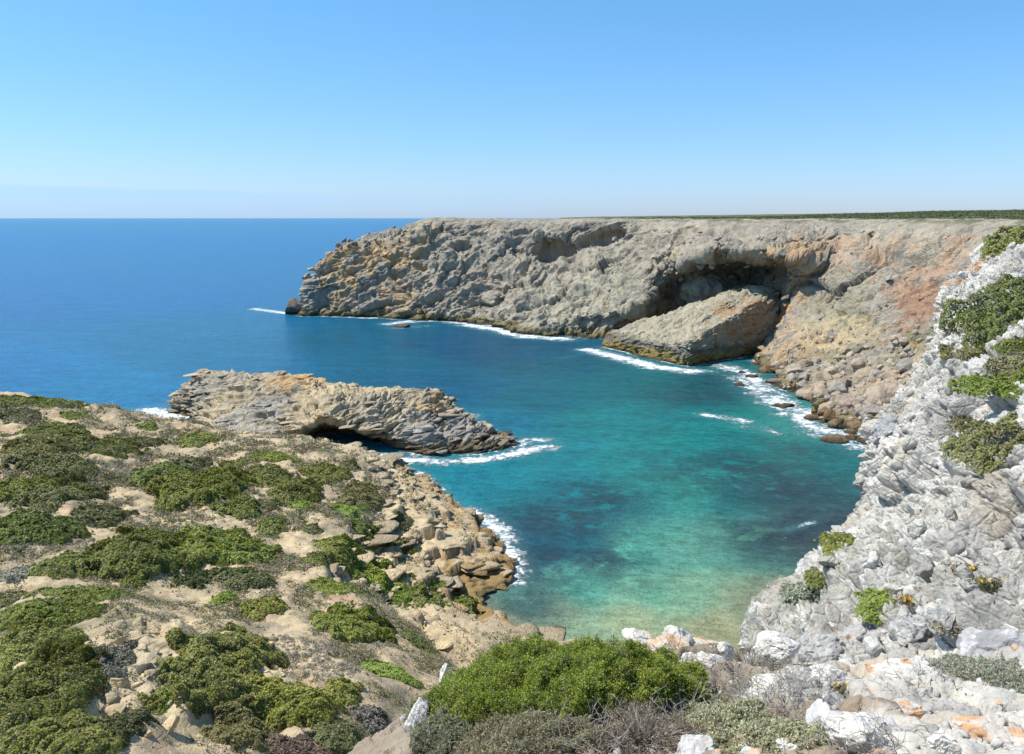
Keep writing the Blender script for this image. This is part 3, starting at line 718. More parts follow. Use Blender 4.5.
qs = q * np.array((1.0, 1.0, .75))
A1, C1, I1 = facet(qs, 2.3, 403, .8); A2, C2, I2 = facet(qs, .85, 405, .8); A3, C3, I3 = facet(q, .33, 407, .8)
rd = fbm(q, 2.2, 5, 411, ridge=True); fine = fbm(Pf, .45, 4, 415); pit = fbm(Pf, .22, 3, 417, ridge=True)
disp = A1 * .72 + A2 * .27 + A3 * .10 + rd * .36 + fine * .20 + .60 * (np.minimum(C1, .11) / .11 - .95) + .27 * (np.minimum(C2, .12) / .12 - .95) + .10 * (np.minimum(C3, .2) / .2 - .9) + pit * .09
Pd = Pf + Nf * disp[:, None]
lc = np.tile(np.array((.60, .575, .53), np.float32), (len(Pf), 1))
m1 = fbm(Pf, 3.0, 4, 421); m2 = fbm(Pf, .8, 4, 423)
lc = mixc(lc, (.72, .695, .64), sstep(.0, .3, m2)); lc = mixc(lc, (.38, .365, .345), sstep(.05, .3, m1) * .8); lc = mixc(lc, (.42, .41, .395), sstep(.55, 1, I2) * .45)
lc = mixc(lc, (.20, .19, .175), sstep(.12, .3, fbm(Pf, .5, 4, 429)) * .6)
lc = mixc(lc, (.47, .42, .34), sstep(.05, .3, fbm(Pf, 2.0, 3, 427)) * .6)
for (px, py, r, c, s) in [(815,600,2.2,(.40,.39,.33),.7),(840,590,2.0,(.43,.42,.36),.6),(985,262,1.6,(.60,.33,.15),.6),(975,268,1.1,(.60,.30,.13),.6),(1005,590,1.6,(.40,.39,.36),.7),(900,620,1.6,(.43,.41,.37),.5),
                          (905,470,.8,(.55,.45,.32),.3),(975,320,.8,(.50,.45,.38),.4),(990,500,.8,(.55,.45,.32),.3),(1000,340,1.2,(.6,.42,.25),.3)]:
    lc = blotch(lc, Pf, px, py, r, c, s, m2)
FR = grid_faces(nu, nv, s < 0)
rc = mesh_np('limestone_cliff', Pd, FR, M_lime, col=lc)
tag(rc, 'steep pale limestone cliff with orange lichen filling the right side', 'cliff', kind='structure')
BV_right = bvh_of(Pd, FR)

# surf where the sea meets the rocks
from mathutils.kdtree import KDTree
shp = []
for arr in (head, slab, prom, hill):
    n_ = len(arr.data.vertices); co = np.empty(n_ * 3, np.float32); arr.data.vertices.foreach_get('co', co); co = co.reshape(-1, 3)
    mm = (np.abs(co[:, 2]) < .25) & (co[:, 1] > 60); c_ = co[mm]; c_ = c_[:: max(1, len(c_) // 9000)]; shp.append(c_)
shp = np.concatenate(shp); kd = KDTree(len(shp))
for i_, p_ in enumerate(shp): kd.insert((p_[0], p_[1], 0), i_)
kd.balance()
idx_ = np.where((SV[:, 1] < 352) & (SV[:, 1] > 60) & (np.abs(SV[:, 0]) < 112))[0]
dsea = np.array([kd.find((SV[i_, 0], SV[i_, 1], 0))[2] for i_ in idx_])
q_ = SV[idx_]; calm = sstep(92, 84, q_[:, 1]) 
wide = 1.5 + 2.4 * np.clip(fbm(q_, 14, 3, 881) * 2 + .3, 0, 1)
fo_ = np.clip(1.0 - dsea / wide, 0, 1) * (.45 + .5 * np.clip(fbm(q_, 9, 3, 885) * 3 + .5, 0, 1)) * (1 - calm * .85)
foam[idx_] = np.maximum(foam[idx_], fo_)
sea.data.attributes['foam'].data.foreach_set('value', foam)

# ================================================================== NEAR GROUND
FG = [(300,900,2.6),(430,800,4.0),(400,754,4.4),(440,715,4.9),(470,680,5.4),(520,662,5.8),(590,648,6.2),(640,650,6.2),(700,656,6.1),(760,664,6.1),(820,668,6.1),(880,668,6.3),(950,664,6.6),(1024,650,7.2),(1150,640,7.6),
 (512,754,3.9),(600,754,3.7),(700,754,3.55),(800,754,3.5),(900,754,3.45),(1024,754,3.5),(1150,754,3.6),
 (512,710,4.7),(600,700,4.8),(700,700,4.75),(800,705,4.6),(900,705,4.7),(1024,700,5.0),(1150,700,5.3)]
fp = [W(*p) for p in FG] + [np.array(t) for t in [(-2,0,38.2),(0,0,38.3),(2,0,38.3),(5,0,38.5),(0,1.8,38.2),(3,1.8,38.2),(-3,2,37.4),(-3.2,4,35.4),(-3,7,33.5),(-1.8,6.4,34.6),(-1.9,8.5,32.5),(0,8.0,34.6),(1.5,8,34.4),(3,8.2,34.6),(5,8.6,35.0),(0,11,30.5),(3,11,31),(7,10,34),(7,4,38),(7,7,36.8),(-5,8,30),(-6,3,33)]]
fp = np.array(fp); fs_ = tps_fit(fp[:, :2], fp[:, 2], .02)
fx = graded(-2.2, 5.6, .016, -6, 8, 1.12); fy = graded(2.4, 8.0, .016, -2, 11.5, 1.12)
FX, FY = np.meshgrid(fx, fy, indexing='ij'); q2 = np.stack([FX.ravel(), FY.ravel(), 0 * FX.ravel()], 1)
ccx = np.arange(-6.2, 8.3, .12); ccy = np.arange(-2.2, 12, .12); A_, B_ = np.meshgrid(ccx, ccy, indexing='ij')
ZF = tps_eval(fp[:, :2], fs_, np.stack([A_.ravel(), B_.ravel()], 1)).reshape(A_.shape)
def bilf(x, y):
    u = np.clip((x - ccx[0]) / .12, 0, len(ccx) - 1.001); v = np.clip((y - ccy[0]) / .12, 0, len(ccy) - 1.001); i = u.astype(int); j = v.astype(int); u -= i; v -= j
    return ZF[i, j] * (1 - u) * (1 - v) + ZF[i + 1, j] * u * (1 - v) + ZF[i, j + 1] * (1 - u) * v + ZF[i + 1, j + 1] * u * v
zf = bilf(q2[:, 0], q2[:, 1])
qq = warp(q2, .6, .3, 501); A1, C1, I1 = facet(qq, .55, 503); A2, C2, I2 = facet(qq, .2, 505); A3, C3, I3 = facet(qq, .07, 507)
rocky = sstep(.5, 1.6, q2[:, 0] + fbm(q2, 1.0, 3, 509) * 1.2)
relf = A1 * .16 * (.35 + .65 * rocky) + A2 * .055 + A3 * .018 + fbm(q2, .5, 5, 511) * .10 + .07 * rocky * (np.minimum(C1, .3) / .3 - .8) + .03 * (np.minimum(C2, .3) / .3 - .8)
zf = zf + relf
fv = np.c_[q2[:, :2], zf]
fc = np.tile(np.array((.50, .475, .43), np.float32), (len(fv), 1)); m1 = fbm(q2, .9, 4, 521); m2 = fbm(q2, .2, 4, 523)
fc = mixc(fc, (.54, .51, .46), sstep(0, .3, m2)); fc = mixc(fc, (.27, .255, .235), sstep(.05, .3, m1) * .7); fc = mixc(fc, (.33, .32, .31), sstep(.6, 1, I2) * .4)
soil = sstep(.05, -.12, np.abs(q2[:, 0] - 1.0) / 3.2 - .30 + fbm(q2, .6, 3, 527) * .7); fc = mixc(fc, (.22, .165, .11), np.maximum((1 - rocky) * .8, soil * .85)); fc = mixc(fc, (.34, .27, .19), sstep(.1, .3, m1 * -1) * .5)
FFc = grid_faces(len(fx), len(fy))
fg = mesh_np('near_ground', fv, FFc, M_fore, col=fc)
tag(fg, 'broken pale limestone ground at the edge of the viewpoint', 'ground', kind='structure')
BV_fore = bvh_of(fv, FFc)
bpy.context.view_layer.update()
#__OBJECTS__
# ================================================================== BOULDERS AND BLOCKS
def ico(sub):
    bm = bmesh.new(); bmesh.ops.create_icosphere(bm, subdivisions=sub, radius=1.0)
    v = np.array([x.co[:] for x in bm.verts]); f = np.array([[y.index for y in x.verts] for x in bm.faces]); bm.free(); return v, f
ICO = {k: ico(k) for k in (2, 3, 4, 5, 6)}
def hit(bv, px, py):
    r = ray(px, py); h = bv.ray_cast(Vector((0, 0, H)), r)
    return h[0], h[1]
def rock_shape(seed, sub, planes=11, rough=.10, dmin=.50, boxy=0.0, dmax=.88):
    rg = np.random.default_rng(seed); v, f = ICO[sub]; v = v.copy()
    if boxy: v = v / (np.abs(v) ** (1 / boxy)).sum(1, keepdims=True) ** boxy; v = v * np.array((1, 1, .8))
    for _ in range(planes):
        n = rg.normal(size=3); n /= np.linalg.norm(n); d = rg.uniform(dmin, dmax)
        k = np.maximum(v @ n - d, 0); v -= k[:, None] * n * .96
    off = rg.uniform(-50, 50, 3)
    nrm = v / np.linalg.norm(v, axis=1, keepdims=True)
    a, c, i = facet(warp(v + off, .8, .3, seed), .62, seed)
    if boxy: v[:, 2] += (np.tanh(fbm((v + off) * np.array((.3, .3, 1)), .35, 2, seed + 3) * 6) * 0)
    v = v + nrm * (a * rough * 1.1 + fbm(v + off, .9, 4, seed) * rough * 1.6 + fbm(v + off, .22, 3, seed + 4, ridge=True) * rough * .45)[:, None]
    return v, f
def make_rock(name, label, cat, px, py, rx, ry, bv, mat, base, seed, sub=4, group=None, deep=.30, boxy=0.0, second=None, at=None, depth=1.0, tide=None, sky_z=None, tilt=0, rough=.10, planes=11):
    if at is None:
        p, n = hit(bv, px, py + ry * .35)
        if p is None: return None
    else: p = Vector(at)
    dist_ = math.hypot(p.y, H - p.z); s = dist_ / F
    v, f = rock_shape(seed, sub, planes=planes, rough=rough, boxy=boxy)
    rg = np.random.default_rng(seed + 5)
    mn, mx_ = v.min(0), v.max(0); v = (v - (mn + mx_) / 2) / ((mx_ - mn) / 2)
    v = v * np.array((rx * s, (rx + ry) * .5 * s * depth, ry * s * 1.06))
    if tilt: 
        c, s_ = math.cos(tilt), math.sin(tilt); v = np.stack([v[:, 0] * c - v[:, 2] * s_, v[:, 1], v[:, 0] * s_ + v[:, 2] * c], 1)
    h = ry * s
    org = np.array((p.x, p.y, p.z - h * deep))
    wv_ = v + org
    n1 = fbm(wv_, h * 1.3, 4, seed + 8); n2 = fbm(wv_, h * .4, 4, seed + 9)
    c = np.tile(np.array(base, np.float32), (len(v), 1)) * rg.uniform(.9, 1.1)
    c = mixc(c, np.array(base) * 1.25, sstep(0, .3, n2)); c = mixc(c, np.array(base) * .65, sstep(.05, .3, n1) * .7)
    if second is not None: c = mixc(c, second, sstep(.02, .18, n1 + .3 * n2) * .85)
    if tide: c = mixc(c, (.055, .045, .03), sstep(tide, tide * .4, wv_[:, 2] + n2 * .5) * .85)
    o = mesh_np(name, v, f, mat, col=c, smooth=False); o.location = org
    tag(o, label, cat, group)
    return o
def crags(name, parent, V0, N0, C0, n, smin, smax, aspect, dip, mat, seed, sub=2, weight=None, embed=.35, jit=.35, mix_=.85, boxy=.35, power=2.0, planes=9):
    """broken blocks of the bedrock itself, standing proud of the cliff face along its beds"""
    rg = np.random.default_rng(seed); w = np.ones(len(V0)) if weight is None else weight.astype(float); w = w / w.sum()
    ti = rg.choice(len(V0), n, p=w, replace=False); protos = [rock_shape(seed + k, sub, planes, .04, .38, dmax=.72, boxy=boxy) for k in range(14)]
    V, Fq, C_ = [], [], []; n0 = 0; f = protos[0][1]; a_ = math.radians(dip)
    for i in ti:
        s_ = smin + (smax - smin) * rg.uniform(0, 1) ** power; v = protos[int(rg.integers(14))][0] * (np.array(aspect) * s_ * rg.uniform(.7, 1.3, 3))
        y = rg.uniform(-1, 1) * jit * 2; cy, sy_ = math.cos(y), math.sin(y); d = a_ + rg.normal() * jit * .5; cd, sd = math.cos(d), math.sin(d); e = rg.normal() * jit * .4; ce, se = math.cos(e), math.sin(e)
        R_ = np.array([[cy, -sy_, 0], [sy_, cy, 0], [0, 0, 1]]) @ np.array([[cd, 0, -sd], [0, 1, 0], [sd, 0, cd]]) @ np.array([[1, 0, 0], [0, ce, -se], [0, se, ce]])
        V.append(v @ R_.T + V0[i] - N0[i] * s_ * embed); Fq.append(f + n0); n0 += len(v); C_.append(np.tile(C0[i] * rg.uniform(.82, 1.15), (len(v), 1)))
    V = np.concatenate(V); C_ = np.concatenate(C_)
    C_ = C_ * (1 + .35 * fbm(V, smax * .5, 3, seed + 40))[:, None]
    o = mesh_np(name, V, np.concatenate(Fq), mat, col=C_, parent=parent); o['kind'] = 'stuff'; return o
def colr_of(o):
    n_ = len(o.data.vertices); a = np.empty(n_ * 4, np.float32); o.data.color_attributes['Col'].data.foreach_get('color', a); return a.reshape(-1, 4)[:, :3]
def geom_of(o):
    n_ = len(o.data.vertices); a = np.empty(n_ * 3, np.float32); b = a.copy(); o.data.vertices.foreach_get('co', a); o.data.vertices.foreach_get('normal', b); return a.reshape(-1, 3), b.reshape(-1, 3)
def facing(V0, N0): 
    d = np.array((0, 0, H)) - V0; dn = np.linalg.norm(d, axis=1); return ((N0 * d).sum(1) / dn > .05), dn
v_, n_ = geom_of(head); f_, dn = facing(v_, n_); steep = f_ & (v_[:, 2] > .6) & (v_[:, 2] < 35.5)
low_right = sstep(36, 60, v_[:, 0]) * sstep(24, 10, v_[:, 2])
crags('broken_beds', head, v_, n_, colr_of(head), 620, .7, 1.9, (1.25, 1.0, .75), 24, M_far, 1501, 3, steep * (1 - .8 * low_right) * (1 - .85 * (f_ & (v_[:, 0] > 8) & (v_[:, 0] < 34) & (v_[:, 2] < 30) & (v_[:, 1] > 262))), embed=.74, power=2.0, planes=16, jit=.5)
v_, n_ = geom_of(prom); f_, dn = facing(v_, n_)
crags('broken_beds', prom, v_, n_, colr_of(prom), 560, .4, 1.9, (1.9, 1.2, .36), 5, M_mid, 1521, 3, f_ & (v_[:, 2] > .5), embed=.46, jit=.13, power=2.0, planes=14)
v_, n_ = geom_of(slab); f_, dn = facing(v_, n_)
crags('broken_beds', slab, v_, n_, colr_of(slab), 320, .5, 1.7, (1.6, 1.0, .4), 24, M_far, 1531, 3, f_ & (v_[:, 2] > .8) & (n_[:, 2] < .55), embed=.5, jit=.2, planes=14)
v_, n_ = geom_of(rc); f_, dn = facing(v_, n_)
clear = np.ones(len(v_))
for px, py, r in [(1006, 248, 20), (1000, 318, 36), (1014, 372, 18), (1004, 408, 40), (996, 452, 34), (942, 366, 9), (968, 352, 9), (838, 548, 17), (878, 603, 18), (800, 594, 17), (815, 578, 10), (946, 640, 18), (962, 432, 12), (1012, 345, 14), (872, 660, 10), (910, 603, 9), (966, 571, 10), (992, 586, 12)]:
    c_ = BV_right.ray_cast(Vector((0, 0, H)), ray(px, py))[0]
    if c_ is not None: clear[np.linalg.norm(v_ - np.array(c_), axis=1) < (r + 8) / F * (Vector((0, 0, H)) - c_).length] = 0
crags('broken_rock', rc, v_, n_, colr_of(rc), 800, .05, .34, (1.0, 1.0, .9), 10, M_lime, 1541, 3, clear * (v_[:, 2] > 29.6) * f_ / np.maximum(dn, 6) ** .5, embed=.72, jit=1.4, boxy=.5, power=1.9, planes=18)
v_, n_ = geom_of(hill); wr = rockm * (v_[:, 2] > .3) * (v_[:, 0] > -30)
hcol = colr_of(hill)
crags('broken_beds', hill, v_, n_, hcol, 340, .35, 1.8, (1.9, 1.7, .34), 3, M_mid, 1551, 3, wr * (.15 + (n_[:, 2] < .8)), embed=.42, jit=.12, power=1.8, planes=14)
crags('broken_bank', hill, v_, n_, hcol, 260, .10, .8, (1.2, 1.0, .7), 0, M_hill, 1561, 3, bank ** 2 * (np.abs(v_[:, 0]) < v_[:, 1] * .7), embed=.35, jit=.8)
# rocks standing in the sea
make_rock('sea_rock', 'low dark rock off the left tip of the far cliff', 'rock', 0, 0, 13, 11, None, M_far, (.20, .17, .145), 31, 5, at=tuple(W(297, 309, 341)), deep=0, tide=1.5)
make_rock('sea_rock', 'small dark rock awash in foam before the far cliff', 'rock', 0, 0, 9, 3.4, None, M_far, (.13, .10, .085), 32, 4, at=tuple(WZ(401, 327)), deep=.1, tide=.8, group='rocks standing in the sea')
TAN, PINK, BRN, GREY = (.36, .295, .21), (.37, .29, .22), (.20, .13, .068), (.31, .28, .245)
PILE = [ # px, py, rx, ry, colour, label
 (741,371,4.5,3.2,BRN,'small brown rock in the surf just below the cave mouth'), (752,375,7,3.6,BRN,'flat brown rock in the surf beside the pile\'s farthest end'), (738,383,7,4.6,(.13,.10,.07),'dark round rock out in the water, farthest from the boulder pile'),
 (783,404,13,5,BRN,'long low brown rock awash below the middle of the boulder pile'), (834,437,15,7.5,(.19,.12,.07),'flat wet brown rock nearest the viewer in the surf'), (849,430,8,6,BRN,'brown rock wedged behind the flat wet rock in the surf'),
 (838,421,10,7,BRN,'rounded brown boulder at the surf\'s edge below the tall blocks'), (804,408,9,6,BRN,'squat brown boulder half in the surf, mid pile'), (779,380,14,6,(.27,.21,.14),'broad tan-brown boulder at the foot of the slope beside the cave'),
 (812,388,17,11,PINK,'big pinkish boulder in the middle of the pile'), (848,401,19,13,(.33,.26,.21),'largest dark-sided boulder in the lower pile'), (868,371,17,11,TAN,'large tan block at the top of the boulder pile'),
 (886,392,20,13,PINK,'big pale pink slab beside the limestone cliff edge'), (873,408,13,10,GREY,'grey boulder below the pale pink slab'), (888,405,12,5,(.50,.34,.22),'flat light tan slab touching the limestone cliff'), (857,424,10,8,BRN,'brown boulder above the surf near the limestone cliff'),
 (830,404,10,8,TAN,'tan boulder left of the largest dark-sided boulder'), (822,374,11,7,TAN,'tan angular block above the big pinkish boulder'), (790,392,9,6,BRN,'brown boulder left of the big pinkish boulder'), (845,381,10,8,(.34,.27,.21),'upright block below the large tan block'),
 (857,349,4.5,5,(.20,.18,.16),'dark upright stone standing alone above the boulder pile')]
for k, (px, py, rx, ry_, c, lab) in enumerate(PILE):
    low = py > 360 + (px - 735) * .42
    wz_ = None
    make_rock('boulder', lab, 'boulder', px, py, rx, ry_, BV_head, M_wet, c, 100 + k, 5 if rx > 9 else 4, 'boulders piled between the far slope and the surf', second=(.24, .19, .14), tide=1.0,
              at=None if k not in (0, 1, 2, 3, 4, 5) else tuple(WZ(px, py + ry_ * .5)), deep=.25)
ANCH = ['small brown rock in the surf by the cave', 'flat brown surf rock by the cave', 'dark round rock out in the water', 'long low rock awash', 'flat wet rock nearest the viewer', 'rock wedged behind the flat wet one',
 'rounded brown boulder at the surf', 'squat brown half-submerged boulder', 'broad tan-brown boulder', 'big pinkish boulder', 'largest dark-sided boulder', 'large tan block at the top', 'big pale pink slab', 'grey boulder below the pink slab',
 'light tan slab by the cliff', 'brown boulder above the surf', 'tan boulder left of the largest', 'tan angular block', 'brown boulder left of the big pinkish', 'upright block', 'dark upright stone']
rg = np.random.default_rng(5); k = 0; tries = 0; placed = [(p[0], p[1], p[2]) for p in PILE]; used = set()
while k < 125 and tries < 4000:
    tries += 1
    px = rg.uniform(742, 915); lo = np.interp(px, [735, 760, 790, 820, 850, 880, 915], [368, 380, 402, 425, 440, 440, 430]); up = np.interp(px, [735, 790, 850, 915], [362, 362, 345, 330])
    py = lo - (lo - up) * rg.uniform(0, 1) ** 1.5
    r = rg.uniform(2.2, 4.0) + 8.5 * rg.uniform(0, 1) ** 1.8
    if any((px - a) ** 2 + ((py - b_) * 1.3) ** 2 < (.42 * (r + c)) ** 2 for a, b_, c in placed): continue
    wet = (lo - py) < 22
    ci_ = 4 if wet else int(rg.integers(4)); c = (TAN, PINK, GREY, (.40, .33, .25), BRN)[ci_]; cn = ('tan', 'pinkish', 'grey', 'buff', 'wet brown')[ci_]
    szn = 'tiny' if r < 3.0 else 'small' if r < 4.2 else 'mid-sized' if r < 6 else 'large'
    order = sorted(range(len(PILE)), key=lambda q_: math.hypot(PILE[q_][0] - px, PILE[q_][1] - py))[:5]
    lab = None
    for q_ in order:
        dx, dy = px - PILE[q_][0], py - PILE[q_][1]
        w_ = ('right of' if dx > 0 else 'left of') if abs(dx) > abs(dy) else ('below' if dy > 0 else 'above')
        t_ = f'{szn} {cn} boulder {w_} the {ANCH[q_]}'
        if t_ not in used: lab = t_; break
    if lab is None: lab = f'{szn} {cn} boulder in the pile by the surf'
    used.add(lab)
    o = make_rock('boulder', lab, 'boulder', px, py, r, r * rg.uniform(.6, .95), BV_head, M_wet, c, 300 + k, 4 if r > 4 else 3, 'boulders piled between the far slope and the surf', tide=1.0, deep=.1, boxy=.7, planes=12)
    if o: placed.append((px, py, r)); k += 1
# sandstone blocks on the seaward ledges of the hillside
for k, (px, py, rx, ry_, lab) in enumerate([
  (505,572,8,3.5,'wet ochre slab at the very point of the ledges'), (438,470,6,3,'small loose sandstone slab on the brow above the ledges'), (470,512,6,3,'loose sandstone slab at the uppermost surf'), (497,549,6,2.8,'loose tan slab on the edge over the surf')]):
    make_rock('sandstone_block', lab, 'rock block', px, py, rx, ry_, BV_hill, M_mid, (.40, .30, .18), 500 + k, 5, 'sandstone blocks along the ledges', second=(.30, .22, .12), tide=.9, deep=.1, depth=1.7, rough=.05, planes=7, boxy=.22, tilt=.06)
# pale blocks of the near rocks
LIM = (.58, .555, .51); LOR = (.56, .32, .16)
BL = [
 (888,431,17,17,'R',(.37,.37,.375),None,'dark grey block perched on the outer edge of the limestone cliff'),
 (677,621,17,14,'N',LIM,None,'pointed grey rock standing highest on the brink beside the green bush'), (638,630,15,8,'N',LIM,LOR,'lichen-stained rock touching the bush\'s top right shoulder'), (669,643,20,11,'N',(.53,.45,.37),LOR,'orange-stained rock under the pointed grey rock'),
 (702,638,20,9,'N',(.53,.44,.35),LOR,'flat orange-topped rock on the brink'), (724,641,10,8,'N',LIM,None,'small white rock right of the flat orange-topped rock'), (708,657,19,10,'N',LIM,None,'long white rock lying below the orange-topped rock'), (684,657,14,8,'N',LIM,None,'squat white rock between the bush and the long white rock'),
 (764,686,21,18,'N',LIM,None,'faceted white rock rising from the dry twigs'), (697,745,19,13,'N',(.47,.465,.46),None,'smooth grey rock at the bottom edge among dry twigs'), (820,722,15,21,'N',(.52,.51,.50),None,'upright white rock at the bottom edge right of the twigs'),
 (444,665,4.5,15,'N',LIM,None,'thin pale stone spike left of the green bush'), (417,717,10,24,'N',(.50,.49,.48),None,'tall pale stone leaning at the bush\'s lower left'),
 (867,632,34,22,'R',(.46,.455,.44),LOR,'big grey boulder with orange lichen in front of the cliff foot'), (822,645,24,17,'R',(.45,.44,.42),None,'grey boulder left of the big lichen-marked one'), (996,640,36,28,'N',(.40,.40,.405),None,'large smooth grey boulder at the right edge'),
 (780,634,22,10,'N',LIM,None,'low rock on the brink above the dry twigs'), (862,727,34,18,'N',LIM,None,'broad white rock at the bottom right of the upright one'), (912,628,19,15,'R',(.48,.475,.46),None,'rounded pale rock right of the big lichen-marked boulder'),
 (905,708,22,12,'N',(.52,.49,.45),LOR,'cracked rock with orange edge in the lower right'), (985,733,42,17,'N',(.52,.47,.42),LOR,'long rock with bright orange lichen in the lower right corner'), (900,668,30,11,'N',LIM,LOR,'flat orange-spotted rock on the near brink'), (832,672,24,10,'N',LIM,None,'flat white rock on the near brink above the upright one'),
 (940,740,16,14,'N',LIM,None,'small white rock beside the long orange-lichened one'), (790,745,14,12,'N',LIM,None,'half-buried rock left of the upright white rock'), (945,615,15,14,'R',(.50,.49,.47),None,'hollowed pale rock above the grey tuft'), (1012,560,24,20,'R',LIM,None,'jutting white block at the right edge above the grey boulder')]
for k, (px, py, rx, ry_, w, c, c2, lab) in enumerate(BL):
    bv = BV_fore if w == 'N' else BV_right
    at = None
    if hit(bv, px, py + ry_ * .35)[0] is None: at = tuple(W(px, py + ry_, 6.0))
    make_rock('limestone_rock', lab, 'rock', px, py, rx, ry_, bv, M_fore if w == 'N' else M_lime, c, 700 + k, 6 if rx > 11 else 5, 'pale rocks on the near side', second=c2, at=at, deep=.15 if ry_ < rx else -.2, tilt=(-.35 if px == 417 else -.2 if px == 444 else 0), rough=.13, planes=14)

# ================================================================== PLANTS
GREEN = ((.225, .240, .048), (.115, .135, .032), (.340, .335, .095))
OLIVE = ((.215, .205, .075), (.120, .118, .042), (.310, .280, .125))
BRIGHT = ((.235, .290, .045), (.140, .185, .030), (.340, .380, .080))
GREYS = ((.300, .270, .205), (.180, .160, .120), (.400, .370, .295))
PALE = ((.450, .440, .275), (.300, .300, .180), (.570, .550, .370))
BROWN = ((.210, .155, .095), (.130, .100, .065), (.290, .220, .140))
def leaf_quads(c, n, L, Wd, rg):
    """pointed leaf-sized faces at c, facing n"""
    k = len(c); r = rg.normal(size=(k, 3)); u = r - (r * n).sum(1, keepdims=True) * n; u /= np.maximum(np.linalg.norm(u, axis=1, keepdims=True), 1e-6); w = np.cross(n, u)
    L = L[:, None]; Wd = Wd[:, None]
    v = np.stack([c - u * L, c + w * Wd, c + u * L, c - w * Wd], 1).reshape(-1, 3)
    return v, np.arange(4 * k).reshape(k, 4)
def shrub_points(px, py, rx, ry_, bv, hf, leaf, dens, seed, cap, lump=1.0, dmax=2.0, stand=False):
    rg = np.random.default_rng(seed)
    p, n = hit(bv, px, py)
    if p is None: return None
    ctr = np.array(p)
    dist_ = np.linalg.norm(ctr - np.array((0, 0, H))); s = dist_ / F
    w = rx * s
    pa, _ = hit(bv, px, py + ry_ * .9); pb, _ = hit(bv, px, py - ry_ * .9)
    if pa is not None and pb is not None: dl = .5 * (pa - pb).length
    else: dl = w
    dl = min(max(dl, .45 * w), dmax * w)
    n = Vector(n); n = n if n.z > 0 or n.dot(Vector((0, 0, H)) - p) > 0 else -n
    n = (n.normalized() * .6 + Vector((0, 0, 1)) * .8).normalized() if not stand else (n.normalized() * .3 + Vector((0, 0, 1)) * .55 + (Vector((0, 0, H)) - p).normalized() * .5).normalized()
    t2 = Vector((0, 1, 0)); t1 = Vector((1, 0, 0)); t1 = (t1 - n * t1.dot(n)).normalized(); t2 = n.cross(t1)
    h = hf * min(w, dl) 
    ls = leaf * s if leaf > .5 else leaf
    cnt = int(min(cap, dens * math.pi * w * dl * 1.4 / (ls * ls * 1.3)))
    a = rg.uniform(-1.25, 1.25, (cnt * 2, 2)); off = rg.uniform(-99, 99, 3)
    q = np.c_[a[:, 0] * w, a[:, 1] * dl, 0 * a[:, 0]] + off
    sc = min(w, dl)
    rr = np.sqrt((a ** 2).sum(1)) + fbm(q, sc * .9, 5, seed, .62) * 1.15
    m = rr < 1; a, q, rr = a[m], q[m], rr[m]
    cl, cc, ci = facet(q * np.array((1, 1, 0)), max(sc * .30 * lump, ls * 3), seed + 2)
    cl2, cc2, ci2 = facet(q * np.array((1, 1, 0)), max(sc * .12 * lump, ls * 1.7), seed + 3)
    prof = np.sqrt(np.clip(1 - rr ** 3, 0, 1)) 
    ht = h * prof * (.62 + .35 * np.sqrt(np.minimum(cc, .7)) + .22 * np.sqrt(np.minimum(cc2, .7)) + .7 * cl * .5 + .35 * fbm(q, sc * .5, 2, seed + 4))
    dk = rg.uniform(0, 1, len(a)) ** 2
    ht = ht * (1 - .45 * dk) 
    pos = []; keep = []
    N3 = np.array(n); T1 = np.array(t1); T2 = np.array(t2)
    base = ctr + a[:, :1] * w * T1 + a[:, 1:] * dl * T2
    if bv is BV_head and False: pass
    up = h * 2 + .25 * sc
    # ground under a coarse lattice, then interpolated
    g = 17; lat = np.zeros((g, g)); ax = np.linspace(-1.25, 1.25, g)
    for i in range(g):
        for j in range(g):
            o = ctr + ax[i] * w * T1 + ax[j] * dl * T2 + N3 * (up + .8 * sc)
            hh_ = bv.ray_cast(Vector(o), -n, (up + .8 * sc) * 2.2)
            lat[i, j] = (up + .8 * sc) - hh_[3] if hh_[0] is not None else np.nan
    bad = np.isnan(lat); lat[bad] = np.nanmin(lat) if (~bad).any() else 0
    fi = np.clip((a[:, 0] + 1.25) / 2.5 * (g - 1), 0, g - 1.001); fj = np.clip((a[:, 1] + 1.25) / 2.5 * (g - 1), 0, g - 1.001); i = fi.astype(int); j = fj.astype(int); u = fi - i; v = fj - j
    gz = lat[i, j] * (1 - u) * (1 - v) + lat[i + 1, j] * u * (1 - v) + lat[i, j + 1] * (1 - u) * v + lat[i + 1, j + 1] * u * v
    if stand: m0 = lat[g // 2, g // 2]; gz = np.clip(gz, m0 - .22 * sc, m0 + .22 * sc)
    pos = base + N3 * (gz + ht)[:, None]
    outw = (a[:, :1] * T1 * .9 + a[:, 1:] * T2 * .9) * rr[:, None] ** 2 * 1.4 + N3
    outw = outw + (rg.normal(size=outw.shape)) * .55
    outw /= np.linalg.norm(outw, axis=1, keepdims=True)
    return ctr, pos, outw, ls, ci, ci2, q, rg, s, w, dl, h, (T1, T2, N3)
def shrub_colors(pal, ci, ci2, q, seed, rg, k, sc):
    c = np.tile(np.array(pal[0], np.float32), (k, 1)); 
    n = fbm(q, sc * .5, 3, seed + 6)
    c = mixc(c, pal[1], sstep(.0, .35, n + (ci - .5) * .5) * .9); c = mixc(c, pal[2], sstep(.55, 1., ci2 + n * .3) * .7)
    return c * rg.uniform(.75, 1.25, (k, 1))
